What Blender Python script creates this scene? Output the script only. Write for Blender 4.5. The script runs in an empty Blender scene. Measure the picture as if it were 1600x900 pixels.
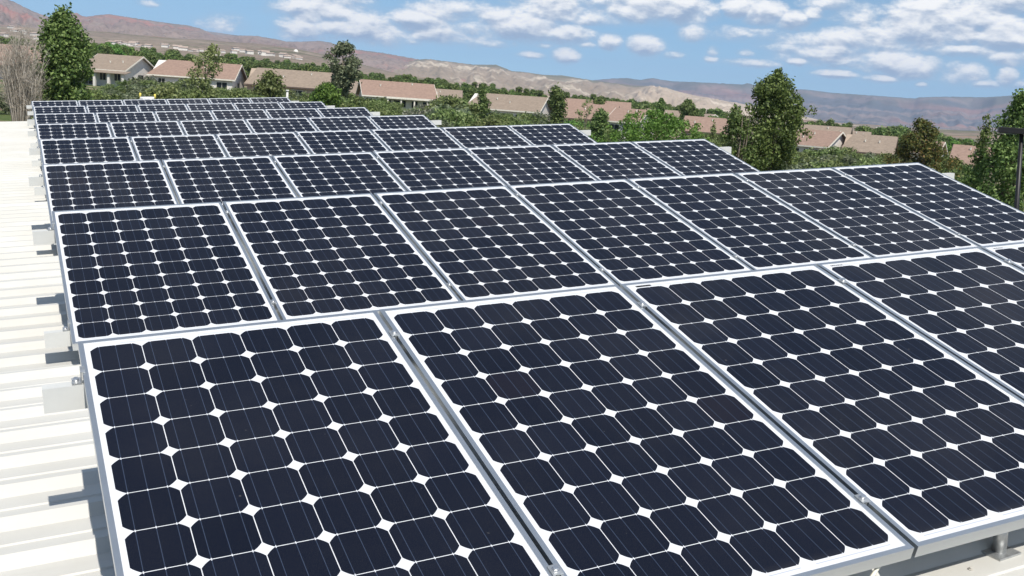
import bpy, bmesh, math, random
import numpy as np
from mathutils import Matrix, Vector, noise as mn

S = bpy.context.scene
COL = S.collection
R = math.radians

# ------------------------------------------------------------------ camera, light, exposure
EYE = np.array([0.0, 0.0, 6.0])
F, CX, CY = 1618.2, 800.0, 450.0            # focal length and centre of the 1600 x 900 photograph
W = np.array([[0.900585, -0.016904, 0.434352], [-0.42922, -0.192466, 0.882455], [0.068681, -0.981158, -0.180588]])
cam = bpy.data.cameras.new('camera')
cam.sensor_width = 36.0
cam.lens = F / 1600 * 36
cam.clip_start, cam.clip_end = 0.05, 60000
cam_o = bpy.data.objects.new('camera', cam)
COL.objects.link(cam_o)
cm = Matrix.Identity(4)
for i in range(3):
    cm[i][0], cm[i][1], cm[i][2], cm[i][3] = W[i][0], -W[i][1], -W[i][2], EYE[i]
cam_o.matrix_world = cm
S.camera = cam_o

SUN = np.array([-0.0387, -0.5726, 0.8189])   # direction towards the sun
SUN_EL = math.asin(SUN[2])
sl = bpy.data.lights.new('sun', 'SUN')
sl.energy = 5.0
sl.angle = R(0.5)
sl.color = (1.0, 0.96, 0.89)
so = bpy.data.objects.new('sun', sl)
COL.objects.link(so)
so.rotation_euler = Vector(SUN).to_track_quat('Z', 'Y').to_euler()
S.view_settings.view_transform = 'Standard'
S.view_settings.look = 'None'
S.view_settings.exposure = 0.0
S.view_settings.gamma = 1.0
S.view_settings.use_curve_mapping = False
S.render.engine = 'CYCLES'
S.cycles.use_denoising = True
S.cycles.max_bounces = 6
S.cycles.volume_bounces = 0


def pdir(px, py):
    return W @ np.array([(px - CX) / F, (py - CY) / F, 1.0])


def at(px, py, r):
    """point at horizontal distance r from the eye, in the direction of a photograph pixel"""
    d = pdir(px, py)
    return EYE + d * (r / math.hypot(d[0], d[1]))


def hor(px):
    return 97 + 0.07 * (px - 12)


class NT:
    """small helper for node trees"""
    def __init__(s, tree):
        s.t = tree
        s.n = tree.nodes
        s.l = tree.links

    def new(s, typ, **kw):
        n = s.n.new(typ)
        for k, v in kw.items():
            setattr(n, k, v)
        return n

    def put(s, sock, v):
        if v is None:
            return
        if isinstance(v, bpy.types.NodeSocket):
            s.l.new(v, sock)
        else:
            sock.default_value = v

    def m(s, op, a, b=None, c=None, clamp=False):
        n = s.new('ShaderNodeMath', operation=op, use_clamp=clamp)
        for i, v in enumerate((a, b, c)):
            s.put(n.inputs[i], v)
        return n.outputs[0]

    def mix(s, f, a, b):
        n = s.new('ShaderNodeMix', data_type='RGBA')
        s.put(n.inputs[0], f)
        s.put(n.inputs[6], a)
        s.put(n.inputs[7], b)
        return n.outputs[2]

    def mixf(s, f, a, b):
        n = s.new('ShaderNodeMix', data_type='FLOAT')
        s.put(n.inputs[0], f)
        s.put(n.inputs[2], a)
        s.put(n.inputs[3], b)
        return n.outputs[0]

    def noise(s, vec, scale, detail=3.0, rough=0.55, dist=0.0):
        n = s.new('ShaderNodeTexNoise')
        s.put(n.inputs['Vector'], vec)
        n.inputs['Scale'].default_value = scale
        n.inputs['Detail'].default_value = detail
        n.inputs['Roughness'].default_value = rough
        n.inputs['Distortion'].default_value = dist
        return n.outputs['Fac']

    def ss(s, x, lo, hi):
        n = s.new('ShaderNodeMapRange', interpolation_type='SMOOTHSTEP')
        s.put(n.inputs[0], x)
        n.inputs[1].default_value = lo
        n.inputs[2].default_value = hi
        return n.outputs[0]

    def ramp(s, f, stops):
        n = s.new('ShaderNodeValToRGB')
        s.put(n.inputs[0], f)
        e = n.color_ramp.elements
        while len(e) < len(stops):
            e.new(0.5)
        for el, (p, c) in zip(e, stops):
            el.position = p
            el.color = (*c, 1)
        return n.outputs[0]


# ------------------------------------------------------------------ sky with clouds
wd = bpy.data.worlds.new('World')
S.world = wd
wd.use_nodes = True
wd.node_tree.nodes.clear()
w = NT(wd.node_tree)
SKY_STRENGTH = 0.125
sky = w.new('ShaderNodeTexSky', sky_type='NISHITA')
sky.sun_disc = False
sky.sun_elevation = SUN_EL
sky.sun_rotation = math.atan2(SUN[0], SUN[1])
sky.altitude = 1100
sky.air_density = 1.0
sky.dust_density = 0.15
sky.ozone_density = 2.5
hsv = w.new('ShaderNodeHueSaturation')
hsv.inputs['Saturation'].default_value = 1.08
hsv.inputs['Value'].default_value = 1.08
tc = w.new('ShaderNodeTexCoord')
lift = w.new('ShaderNodeVectorMath', operation='ADD')
w.l.new(tc.outputs['Generated'], lift.inputs[0])
lift.inputs[1].default_value = (0, 0, 0.10)
nrm_ = w.new('ShaderNodeVectorMath', operation='NORMALIZE')
w.l.new(lift.outputs[0], nrm_.inputs[0])
w.l.new(nrm_.outputs[0], sky.inputs[0])
w.l.new(sky.outputs[0], hsv.inputs['Color'])
sep = w.new('ShaderNodeSeparateXYZ')
w.l.new(tc.outputs['Generated'], sep.inputs[0])
AZ = w.m('ARCTAN2', sep.outputs[0], sep.outputs[1])
EL = w.m('ARCSINE', sep.outputs[2])
azd = w.m('MULTIPLY', AZ, 180 / math.pi)
eld = w.m('MULTIPLY', EL, 180 / math.pi)
cv = w.new('ShaderNodeCombineXYZ')
w.put(cv.inputs[0], azd)
w.put(cv.inputs[1], w.m('MULTIPLY', eld, 1.9))
CV = cv.outputs[0]
cv2 = w.new('ShaderNodeVectorMath', operation='ADD')
w.put(cv2.inputs[0], CV)
cv2.inputs[1].default_value = (-0.12, 0.62, 0)
CVU = cv2.outputs[0]


def azel(px, py):
    d = pdir(px, py)
    d = d / np.linalg.norm(d)
    return math.degrees(math.atan2(d[0], d[1])), math.degrees(math.asin(d[2]))


# clouds: centre and half sizes as seen in the photograph, thickness
CLOUDS = [(465, 12, 40, 16, 1), (520, 8, 55, 22, 1), (480, 22, 26, 14, 1), (448, 26, 16, 8, .7), (545, 45, 70, 18, .8),
          (345, 36, 34, 15, .75), (475, 46, 40, 20, .85), (585, 44, 50, 22, 1.05), (650, 36, 60, 16, 1), (690, 52, 60, 14, .95), (575, 30, 60, 18, .8),
          (740, 50, 50, 18, .9), (700, 20, 60, 20, .75), (800, 30, 60, 20, .9), (770, 66, 40, 8, .7), (640, 64, 40, 8, .45),
          (820, 45, 55, 20, 1.15), (880, 55, 45, 14, 1.1), (915, 68, 18, 8, .8), (850, 70, 25, 6, .7), (805, 68, 12, 6, .7),
          (860, 12, 70, 20, .95), (930, 28, 45, 12, .8), (1010, 8, 70, 22, 1.1), (1060, 15, 45, 18, 1.1), (1090, 20, 22, 12, .8), (955, 6, 60, 16, .9),
          (885, 84, 20, 12, .95), (830, 85, 22, 6, .7), (952, 66, 18, 11, 1), (1008, 72, 24, 14, 1.05), (1050, 86, 22, 6, .5),
          (1085, 50, 26, 13, .75), (1155, 10, 22, 14, .95), (1195, 20, 28, 17, 1.05), (1240, 34, 26, 13, 1), (1272, 22, 16, 13, .8),
          (1115, 80, 10, 9, .7), (1112, 93, 12, 6, .7), (1165, 82, 16, 6, .7), (1175, 99, 45, 7, .7), (1247, 96, 16, 6, .95),
          (1260, 60, 90, 16, .72), (1330, 85, 120, 20, .78), (1310, 116, 34, 6, .95), (1375, 122, 26, 7, .95), (1440, 132, 10, 5, .6),
          (1400, 100, 60, 18, 1.05), (1370, 60, 120, 24, .8), (1440, 40, 50, 26, 1.2), (1450, 10, 40, 20, 1.0), (1490, 50, 40, 16, 1.0), (1300, 5, 50, 14, .6),
          (1340, 30, 60, 30, .62), (1540, 20, 60, 26, 1.0), (1580, 50, 40, 24, 1.15), (1570, 8, 60, 18, 1.0), (1510, 80, 60, 10, .8), (1585, 90, 40, 12, .9),
          (1505, 112, 32, 17, .85), (1540, 132, 24, 6, .8), (1575, 120, 14, 14, .95), (1598, 132, 22, 8, .85), (232, 5, 18, 6, .6),
          (1140, 55, 60, 14, .5), (1240, 75, 70, 12, .6), (1200, 48, 40, 8, .55)]


def cloud_density(elev):
    d_ = None
    for (px, py, rx, ry, k) in CLOUDS:
        a, e = azel(px, py)
        sx, sy = rx / F * 57.3 * 1.1, ry / F * 57.3 * 1.15
        dx = w.m('MULTIPLY', w.m('SUBTRACT', azd, a), 0.79 / sx)
        dy = w.m('MULTIPLY', w.m('SUBTRACT', elev, e), 0.79 / sy)
        q = w.m('SUBTRACT', k, w.m('MULTIPLY_ADD', dx, dx, w.m('MULTIPLY', dy, dy)))
        d_ = q if d_ is None else w.m('SMOOTH_MAX', d_, q, 0.1)
    return w.m('MAXIMUM', d_, -1.5)


dens = cloud_density(eld)
dens_up = cloud_density(w.m('ADD', eld, 0.16))
# clouds in the part of the sky the photograph does not show: scattered by noise
far = w.m('SUBTRACT', w.m('MULTIPLY', w.noise(CV, 0.09, 3), 3.2), 1.45)
far = w.m('SUBTRACT', far, w.m('MULTIPLY', w.ss(eld, 7.5, 3.0), 3.0))
dens = w.m('MAXIMUM', dens, far)
n1 = w.noise(CV, 0.42, 8, 0.56, 0.2)
n2 = w.noise(CVU, 0.42, 8, 0.56, 0.2)
n3 = w.noise(CV, 3.0, 5, 0.6)
d1 = w.m('ADD', dens, w.m('ADD', w.m('MULTIPLY', w.m('SUBTRACT', n1, 0.5), 2.1), w.m('MULTIPLY', w.m('SUBTRACT', n3, 0.5), 0.8)))
d1 = w.m('SUBTRACT', d1, 0.16)
mask = w.m('MULTIPLY', w.ss(d1, -0.02, 0.8), 0.97)
light = w.m('ADD', w.m('MULTIPLY', w.m('SUBTRACT', n1, n2), 2.4), w.m('MULTIPLY', w.m('SUBTRACT', dens, dens_up), 1.7))
light = w.m('ADD', light, w.m('SUBTRACT', 0.58, w.m('MULTIPLY', w.ss(d1, 0.5, 1.6), 0.1)))
light = w.ss(light, 0.1, 0.9)
ccol = w.mix(light, (0.30, 0.40, 0.55, 1), (0.98, 0.97, 0.95, 1))
bg1 = w.new('ShaderNodeBackground')
tint = w.new('ShaderNodeMix', data_type='RGBA', blend_type='MULTIPLY')
tint.inputs[0].default_value = 1.0
w.put(tint.inputs[6], hsv.outputs[0])
tint.inputs[7].default_value = (0.99, 1.05, 0.96, 1)
veil = w.m('MULTIPLY', w.ss(w.m('ADD', dens, w.m('MULTIPLY', w.m('SUBTRACT', n1, 0.5), 1.6)), -0.3, 0.9), 0.42)
skyc = w.mix(veil, tint.outputs[2], (3.9, 4.5, 5.4, 1))
w.put(bg1.inputs[0], skyc)
bg1.inputs[1].default_value = SKY_STRENGTH
bg2 = w.new('ShaderNodeBackground')
w.put(bg2.inputs[0], ccol)
bg2.inputs[1].default_value = 1.15
mx = w.new('ShaderNodeMixShader')
w.put(mx.inputs[0], mask)
w.l.new(bg1.outputs[0], mx.inputs[1])
w.l.new(bg2.outputs[0], mx.inputs[2])
ow = w.new('ShaderNodeOutputWorld')
w.l.new(mx.outputs[0], ow.inputs[0])


# ------------------------------------------------------------------ helpers for objects
def tag(o, label=None, cat=None, group=None, kind=None):
    if label:
        o['label'] = label
    if cat:
        o['category'] = cat
    if group:
        o['group'] = group
    if kind:
        o['kind'] = kind
    return o


def link(name, me, parent=None, mat=None):
    o = bpy.data.objects.new(name, me)
    COL.objects.link(o)
    if parent:
        o.parent = parent
    if mat and me is not None and not me.materials:
        for mm in (mat if isinstance(mat, (list, tuple)) else [mat]):
            me.materials.append(mm)
    return o


def empty(name, mtx=None):
    o = bpy.data.objects.new(name, None)
    o.empty_display_size = 0.2
    COL.objects.link(o)
    if mtx is not None:
        o.matrix_world = mtx
    return o


def kids(o):
    return [c for c in ALL_KIDS.get(o.name, [])]


ALL_KIDS = {}


def part(name, me, parent, mat=None):
    o = link(name, me, parent, mat)
    ALL_KIDS.setdefault(parent.name, []).append(o)
    return o


def copy_tree(o, parent=None):
    c = o.copy()
    COL.objects.link(c)
    if parent:
        c.parent = parent
        ALL_KIDS.setdefault(parent.name, []).append(c)
    for ch in list(ALL_KIDS.get(o.name, [])):
        copy_tree(ch, c)
    return c


class MB:
    """collects boxes, tubes and prisms into one mesh"""
    def __init__(s):
        s.v, s.f, s.mi, s.sm = [], [], [], []

    def add(s, vs, fs, mi=0, smooth=False):
        b = len(s.v)
        s.v += [tuple(x) for x in vs]
        s.f += [tuple(b + i for i in f) for f in fs]
        s.mi += [mi] * len(fs)
        s.sm += [smooth] * len(fs)
        return s

    def box(s, x0, x1, y0, y1, z0, z1, mi=0, mtx=None):
        vs = [(x, y, z) for z in (z0, z1) for y in (y0, y1) for x in (x0, x1)]
        if mtx is not None:
            vs = [tuple(mtx @ Vector(v)) for v in vs]
        return s.add(vs, [(0, 2, 3, 1), (4, 5, 7, 6), (0, 1, 5, 4), (2, 6, 7, 3), (0, 4, 6, 2), (1, 3, 7, 5)], mi)

    def tube(s, pts, rad, n=10, mi=0, caps=True):
        pts = [Vector(p) for p in pts]
        rad = rad if isinstance(rad, (list, tuple)) else [rad] * len(pts)
        vs, fs = [], []
        for i, p in enumerate(pts):
            t = (pts[min(i + 1, len(pts) - 1)] - pts[max(i - 1, 0)]).normalized()
            a = t.orthogonal().normalized() if i == 0 else (a - t * a.dot(t)).normalized()
            b = t.cross(a)
            for k in range(n):
                an = 2 * math.pi * k / n
                vs.append(p + (a * math.cos(an) + b * math.sin(an)) * rad[i])
        for i in range(len(pts) - 1):
            for k in range(n):
                fs.append((i * n + k, i * n + (k + 1) % n, (i + 1) * n + (k + 1) % n, (i + 1) * n + k))
        s.add(vs, fs, mi, True)
        if caps:
            b = len(s.v) - len(vs)
            s.f.append(tuple(b + k for k in range(n))[::-1])
            s.f.append(tuple(b + (len(pts) - 1) * n + k for k in range(n)))
            s.mi += [mi, mi]
            s.sm += [False, False]
        return s

    def mesh(s, name, mats=None, bevel=0.0):
        me = bpy.data.meshes.new(name)
        me.from_pydata(s.v, [], s.f)
        me.polygons.foreach_set('material_index', s.mi)
        me.polygons.foreach_set('use_smooth', s.sm)
        if bevel:
            bm = bmesh.new()
            bm.from_mesh(me)
            es = [e for e in bm.edges if len(e.link_faces) == 2 and e.calc_face_angle(0) > 0.6]
            bmesh.ops.bevel(bm, geom=es, offset=bevel, segments=2, affect='EDGES', profile=0.6)
            bm.to_mesh(me)
            bm.free()
        for m_ in ([] if mats is None else mats if isinstance(mats, (list, tuple)) else [mats]):
            me.materials.append(m_)
        me.update()
        return me


def mat(name):
    m_ = bpy.data.materials.new(name)
    m_.use_nodes = True
    t = NT(m_.node_tree)
    b = m_.node_tree.nodes['Principled BSDF']
    return m_, t, b


def simple(name, col, rough=0.6, metal=0.0, var=0.12, scale=6.0, spec=None, bump=0.0):
    m_, t, b = mat(name)
    c = t.new('ShaderNodeTexCoord')
    n = t.noise(c.outputs['Object'], scale, 5, 0.6)
    dark = tuple(x * (1 - var) for x in col) + (1,)
    lite = tuple(min(1, x * (1 + var)) for x in col) + (1,)
    t.put(b.inputs['Base Color'], t.mix(t.ss(n, 0.3, 0.7), dark, lite))
    b.inputs['Roughness'].default_value = rough
    b.inputs['Metallic'].default_value = metal
    if spec is not None:
        b.inputs['Specular IOR Level'].default_value = spec
    if bump:
        bn = t.new('ShaderNodeBump')
        bn.inputs['Strength'].default_value = bump
        bn.inputs['Distance'].default_value = 0.02
        t.put(bn.inputs['Height'], n)
        t.l.new(bn.outputs[0], b.inputs['Normal'])
    return m_


# ------------------------------------------------------------------ terrain
PXC = np.array([-2200, -800, 0, 150, 300, 450, 620, 790, 920, 1100, 1300, 1500, 1700, 2600], float)
RR = [0, 60, 85, 200, 400]
ZT = {0: [-4.5] * 14, 60: [-4.5] * 9 + [-4.8, -5.2, -5.6, -5.8, -5.8],
      85: [-4.5, -4.5, -4.5, -4.5, -4.5, -4.5, -4.7, -5.0, -5.3, -5.6, -6.0, -6.4, -6.6, -6.6],
      200: [-2.8, -2.8, -2.8, -2.9, -3.4, -3.6, -4.3, -5.4, -6.1, -6.9, -7.7, -8.5, -8.8, -8.8],
      400: [4, 4, 4, 3, 2, 1.5, 0.6, -1.5, -3, -5.5, -7, -8, -8, -8]}
YT = {1000: [60, 60, 58, 66, 76, 86, 118, 145, 158, 182, 199, 209, 216, 240],
      2500: [45, 45, 45, 56, 66, 82, 117, 142, 154, 176, 193, 205, 214, 240],
      5500: [38, 38, 38, 52, 64, 81, 116, 141, 153, 174, 191, 204, 216, 250],
      26000: [38, 38, 38, 52, 64, 81, 116, 141, 153, 173, 188.5, 202.5, 216, 250]}
rows = [np.array(ZT[r], float) for r in RR]
RN = [float(r) for r in RR]
for r in sorted(YT):
    z = []
    for px, y in zip(PXC, YT[r]):
        z.append((at(max(min(px, 2600), -1500), y if -1500 <= px <= 2400 else hor(px) + 4, r) - EYE)[2])
    rows.append(np.array(z))
    RN.append(float(r))
ZTAB = np.array(rows)
LR = np.log(np.array(RN) + 20)
FW_AZ = math.atan2(W[0][2], W[1][2])
_pxs = np.linspace(-2600, 4200, 600)
_azs = np.array([math.atan2(*(pdir(p, hor(p))[:2])) for p in _pxs])


def ground_rel(x, y):
    r = math.hypot(x, y)
    az = math.atan2(x, y)
    px = float(np.interp(az, _azs, _pxs)) if _azs[0] < az < _azs[-1] else (-2200 if az < _azs[0] else 2600)
    px = min(max(px, -2200), 2600)
    i = int(np.clip(np.searchsorted(PXC, px) - 1, 0, len(PXC) - 2))
    u = (px - PXC[i]) / (PXC[i + 1] - PXC[i])
    u = u * u * (3 - 2 * u) * 0.5 + u * 0.5
    lr = math.log(min(r, 25999) + 20)
    j = int(np.clip(np.searchsorted(LR, lr) - 1, 0, len(LR) - 2))
    v = (lr - LR[j]) / (LR[j + 1] - LR[j])
    z = (ZTAB[j, i] * (1 - u) + ZTAB[j, i + 1] * u) * (1 - v) + (ZTAB[j + 1, i] * (1 - u) + ZTAB[j + 1, i + 1] * u) * v
    return z


def gz(x, y):
    return EYE[2] + ground_rel(x, y)


m_ground, t, b = mat('ground')
g = t.new('ShaderNodeNewGeometry')
sx = t.new('ShaderNodeSeparateXYZ')
t.l.new(g.outputs['Position'], sx.inputs[0])
flat = t.new('ShaderNodeCombineXYZ')
t.put(flat.inputs[0], sx.outputs[0])
t.put(flat.inputs[1], sx.outputs[1])
rad = t.new('ShaderNodeVectorMath', operation='LENGTH')
t.l.new(flat.outputs[0], rad.inputs[0])
RAD = rad.outputs['Value']
P = flat.outputs[0]
nA = t.noise(P, 0.09, 5, 0.6)
grass = t.mix(t.ss(t.noise(P, 1.7, 5, 0.7), 0.35, 0.68), (0.05, 0.085, 0.022, 1), (0.13, 0.15, 0.06, 1))
dirt = t.mix(t.noise(P, 0.6, 5, 0.6), (0.22, 0.16, 0.11, 1), (0.36, 0.28, 0.2, 1))
near = t.mix(t.ss(nA, 0.46, 0.6), grass, dirt)
soil = t.mix(t.ss(t.noise(P, 0.006, 4, 0.6), 0.4, 0.62), (0.225, 0.175, 0.14, 1), (0.31, 0.245, 0.19, 1))
red = t.ss(t.noise(P, 0.0032, 3, 0.5), 0.56, 0.66)
soil = t.mix(t.m('MULTIPLY', red, 0.5), soil, (0.36, 0.17, 0.12, 1))
bank = t.ss(t.noise(P, 0.0045, 3, 0.5), 0.6, 0.67)
soil = t.mix(t.m('MULTIPLY', bank, 0.8), soil, (0.52, 0.43, 0.33, 1))
scr = t.ss(t.noise(P, 0.09, 4, 0.75), 0.5, 0.6)
farc = t.mix(t.m('MULTIPLY', scr, 0.6), soil, (0.075, 0.085, 0.05, 1))
grv = t.ss(t.noise(P, 0.012, 3, 0.6), 0.52, 0.62)
farc = t.mix(t.m('MULTIPLY', grv, 0.65), farc, (0.065, 0.085, 0.042, 1))
t.put(b.inputs['Base Color'], t.mix(t.ss(RAD, 220.0, 420.0), near, farc))
b.inputs['Roughness'].default_value = 0.95
b.inputs['Specular IOR Level'].default_value = 0.1

rad_list = [0.5] + list(np.geomspace(6, 9000, 104))
az_list = list(np.linspace(-math.pi, FW_AZ - 0.75, 60, endpoint=False)) + list(np.linspace(FW_AZ - 0.75, FW_AZ + 0.75, 260, endpoint=False)) + list(np.linspace(FW_AZ + 0.75, math.pi, 60, endpoint=False))
nv, nf = [], []
NA = len(az_list)
for r in rad_list:
    for a in az_list:
        x, y = r * math.sin(a), r * math.cos(a)
        amp = 0.0 if r < 250 else min(6.0, (r - 250) * 0.006)
        z = gz(x, y) + (mn.fractal(Vector((x * 0.004, y * 0.004, 3.1)), 0.9, 2.0, 4) * amp * (0.35 if r > 3000 else 1) if amp else 0)
        nv.append((x, y, z))
for i in range(len(rad_list) - 1):
    for k in range(NA):
        k2 = (k + 1) % NA
        nf.append((i * NA + k, (i + 1) * NA + k, (i + 1) * NA + k2, i * NA + k2))
nf.append(tuple(range(NA)))
me = bpy.data.meshes.new('ground')
me.from_pydata(nv, [], nf)
me.polygons.foreach_set('use_smooth', [True] * len(me.polygons))
tag(link('ground', me, None, m_ground), kind='structure')


# ------------------------------------------------------------------ mountains
def ridge(name, sky_pts, rb, rc, px0, px1, material, power=1.25, amp=0.16, seed=0, step=2.5, nrow=44, freq=1.0, cliff=None):
    xs = np.arange(px0, px1 + 1, step)
    sxs, sys_ = [p[0] for p in sky_pts], [p[1] for p in sky_pts]
    vs, fs, tv = [], [], []
    nb = 5
    for i, px in enumerate(xs):
        yk = float(np.interp(px, sxs, sys_))
        wob = mn.fractal(Vector((px * 0.012, seed * 7.7, 0)), 1.0, 2.0, 3)
        r1 = rc * (1 + 0.06 * wob)
        r0 = rb * (1 + 0.05 * mn.noise(Vector((px * 0.008, seed * 3.3, 5))))
        pc = at(px, yk, r1)
        pb = at(px, yk, r0)
        zb = gz(pb[0], pb[1]) - 12
        zc = pc[2]
        for j in range(nrow + nb):
            if j < nrow:
                tt = j / (nrow - 1)
                u = tt
                x, y = pb[0] + (pc[0] - pb[0]) * u, pb[1] + (pc[1] - pb[1]) * u
                pt = tt ** power
                if cliff:
                    a = np.interp(tt, cliff[0], cliff[1])
                    pt = float(a)
                q = Vector((px * 0.02 * freq, tt * 2.2, seed))
                gul = mn.ridged_multi_fractal(q, 0.9, 2.1, 5, 1.0, 2.0) - 1.1
                fine = mn.fractal(Vector((px * 0.09 * freq, tt * 7.0, seed + 9)), 0.8, 2.0, 4)
                env = math.sin(math.pi * min(1, tt * 1.02)) ** 0.8 if tt < 0.98 else 0
                z = zb + (zc - zb) * (pt + amp * env * (gul * 0.6 + fine * 0.35))
                if j == nrow - 1:
                    z = zc + (zc - zb) * 0.012 * mn.fractal(Vector((px * 0.15, seed, 1)), 0.8, 2, 3)
            else:
                k = (j - nrow + 1) / nb
                x, y = pc[0] * (1 + 0.25 * k), pc[1] * (1 + 0.25 * k)
                z = zc - (zc - zb) * k ** 1.3
                tt = 1 - k
            vs.append((x, y, z))
            tv.append(tt)
    n = nrow + nb
    for i in range(len(xs) - 1):
        for j in range(n - 1):
            fs.append((i * n + j, (i + 1) * n + j, (i + 1) * n + j + 1, i * n + j + 1))
    me = bpy.data.meshes.new(name)
    me.from_pydata(vs, [], fs)
    me.polygons.foreach_set('use_smooth', [True] * len(me.polygons))
    at_ = me.attributes.new('height_share', 'FLOAT', 'POINT')
    at_.data.foreach_set('value', tv)
    return tag(link(name, me, None, material), kind='structure')


def rock(name, base, base2, accent, acc_lo, acc_hi, scrub, scrub_amt, nscale, cap=None, strata=None, capr=(0.8, 0.95), ascale=1.0):
    m_, t, b = mat(name)
    g = t.new('ShaderNodeNewGeometry')
    P = g.outputs['Position']
    at_ = t.new('ShaderNodeAttribute', attribute_name='height_share')
    H = at_.outputs['Fac']
    c = t.mix(t.ss(t.noise(P, nscale, 5, 0.6), 0.35, 0.65), (*base, 1), (*base2, 1))
    n2 = t.noise(P, nscale * 0.55 * ascale, 4, 0.6, 0.6)
    c = t.mix(t.ss(n2, acc_lo, acc_hi), c, (*accent, 1))
    if strata:
        col, freq, amt = strata
        ns = t.noise(P, nscale * 2, 4, 0.6)
        wv = t.m('SINE', t.m('ADD', t.m('MULTIPLY', H, freq), t.m('MULTIPLY', ns, 5.0)))
        c = t.mix(t.m('MULTIPLY', t.ss(wv, 0.1, 0.9), amt), c, (*col, 1))
    s1 = t.ss(t.noise(P, nscale * 14, 4, 0.75), 0.46, 0.62)
    s2 = t.ss(t.noise(P, nscale * 1.6, 4, 0.6), 0.35, 0.65)
    c = t.mix(t.m('MULTIPLY', t.m('MULTIPLY', s1, s2), scrub_amt), c, (*scrub, 1))
    if cap:
        hh = t.m('ADD', H, t.m('MULTIPLY', t.m('SUBTRACT', t.noise(P, nscale * 2.5, 4, 0.6), 0.5), 0.5))
        c = t.mix(t.m('MULTIPLY', t.ss(hh, *capr), 0.9), c, (*cap, 1))
    t.put(b.inputs['Base Color'], c)
    b.inputs['Roughness'].default_value = 0.95
    b.inputs['Specular IOR Level'].default_value = 0.05
    return m_


m_brown = rock('brown_mountain', (0.255, 0.188, 0.158), (0.32, 0.24, 0.198), (0.36, 0.185, 0.145), 0.52, 0.64, (0.09, 0.085, 0.06), 0.8, 0.0022, cap=(0.16, 0.13, 0.1), capr=(0.85, 1.05))
m_tan = rock('tan_cliffs', (0.29, 0.225, 0.165), (0.345, 0.27, 0.2), (0.56, 0.47, 0.36), 0.55, 0.63, (0.13, 0.125, 0.08), 0.65, 0.0030, cap=(0.15, 0.145, 0.095), capr=(0.78, 0.95), ascale=1.3)
m_white = rock('white_cliffs', (0.40, 0.32, 0.24), (0.46, 0.37, 0.28), (0.60, 0.50, 0.39), 0.5, 0.6, (0.2, 0.18, 0.12), 0.45, 0.005, strata=((0.4, 0.3, 0.23), 40, 0.35))
m_mesa = rock('far_mesa', (0.11, 0.115, 0.125), (0.17, 0.15, 0.15), (0.27, 0.16, 0.135), 0.53, 0.63, (0.07, 0.075, 0.055), 0.6, 0.0009, cap=(0.11, 0.115, 0.09), strata=((0.36, 0.26, 0.22), 26, 0.4), capr=(0.8, 1.0))  # bluish base tones: part of the distance haze is put into the rock colour

ridge('mountain', [(-700, 20), (-400, -20), (-200, -18), (-60, -12), (0, -5), (20, 2), (40, 12), (55, 19), (75, 26), (90, 26), (105, 21), (120, 20), (128, 25), (135, 26), (150, 24), (170, 22), (195, 26), (235, 32), (270, 37), (290, 39), (312, 44), (325, 50),
                   (335, 54), (350, 55), (400, 56), (430, 61), (448, 65), (470, 65), (500, 64), (515, 66), (540, 75), (600, 83), (650, 92), (700, 100), (760, 112), (840, 128), (900, 146)], 2700, 5200, -700, 900, m_brown, 1.05, 0.2, 1)
ridge('mountain', [(560, 120), (600, 108), (640, 95), (665, 92), (700, 96), (740, 101), (775, 101), (790, 107), (800, 111), (815, 112), (850, 117), (880, 118), (910, 123), (935, 127), (970, 131), (990, 134), (1010, 134), (1050, 142),
                   (1100, 155), (1150, 167), (1200, 178), (1260, 190)], 2500, 4600, 560, 1260, m_tan, 0.95, 0.27, 2)
ridge('hills', [(940, 160), (975, 150), (1000, 138), (1015, 134), (1040, 137), (1060, 143), (1090, 150), (1130, 157), (1180, 166), (1240, 178), (1300, 192)], 2300, 3700, 940, 1300, m_white, 0.8, 0.4, 3)
ridge('mesa', [(840, 140), (900, 128), (920, 126), (935, 124.5), (960, 122.5), (980, 122), (1000, 125), (1012, 123), (1020, 122), (1030, 124), (1050, 127), (1080, 128), (1120, 130), (1160, 132), (1168, 130), (1180, 133), (1225, 139), (1260, 140),
               (1300, 145), (1360, 149), (1415, 153), (1430, 154), (1436, 152), (1480, 151), (1540, 152), (1570, 150), (1600, 148), (1700, 142), (1900, 150), (2300, 190)], 4700, 8000, 840, 2300, m_mesa, 1.0, 0.14, 4,
      cliff=([0, 0.3, 0.55, 0.75, 0.86, 0.93, 1.0], [0, 0.14, 0.32, 0.52, 0.66, 0.93, 1.0]))

# ------------------------------------------------------------------ building with the ribbed metal roof
RM = Matrix(((0.997025, 0.000065, -0.07708, 0.19339), (0.0, 1.0, 0.000843, 3.55294), (0.07708, -0.00084, 0.997025, -0.87817 + EYE[2]), (0, 0, 0, 1)))   # roof frame: x up the slope, y along the rows
ROOF = -0.60
RX0, RX1, RY0, RY1 = -9.0, 8.25, -9.0, 26.3
m_roof, t, b = mat('white_roof_metal')
c = t.new('ShaderNodeTexCoord')
O = c.outputs['Object']
n = t.noise(O, 1.1, 6, 0.65)
st = t.new('ShaderNodeMapping')
t.l.new(O, st.inputs[0])
st.inputs['Scale'].default_value = (0.5, 9.0, 1.0)
n_s = t.noise(st.outputs[0], 1.0, 5, 0.65)
cc = t.mix(t.ss(n, 0.35, 0.7), (0.55, 0.53, 0.48, 1), (0.60, 0.585, 0.54, 1))
cc = t.mix(t.m('MULTIPLY', t.ss(n_s, 0.52, 0.75), 0.25), cc, (0.44, 0.415, 0.36, 1))
t.put(b.inputs['Base Color'], cc)
b.inputs['Roughness'].default_value = 0.42
m_screw = simple('screw_paint', (0.55, 0.52, 0.46), 0.5)
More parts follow.
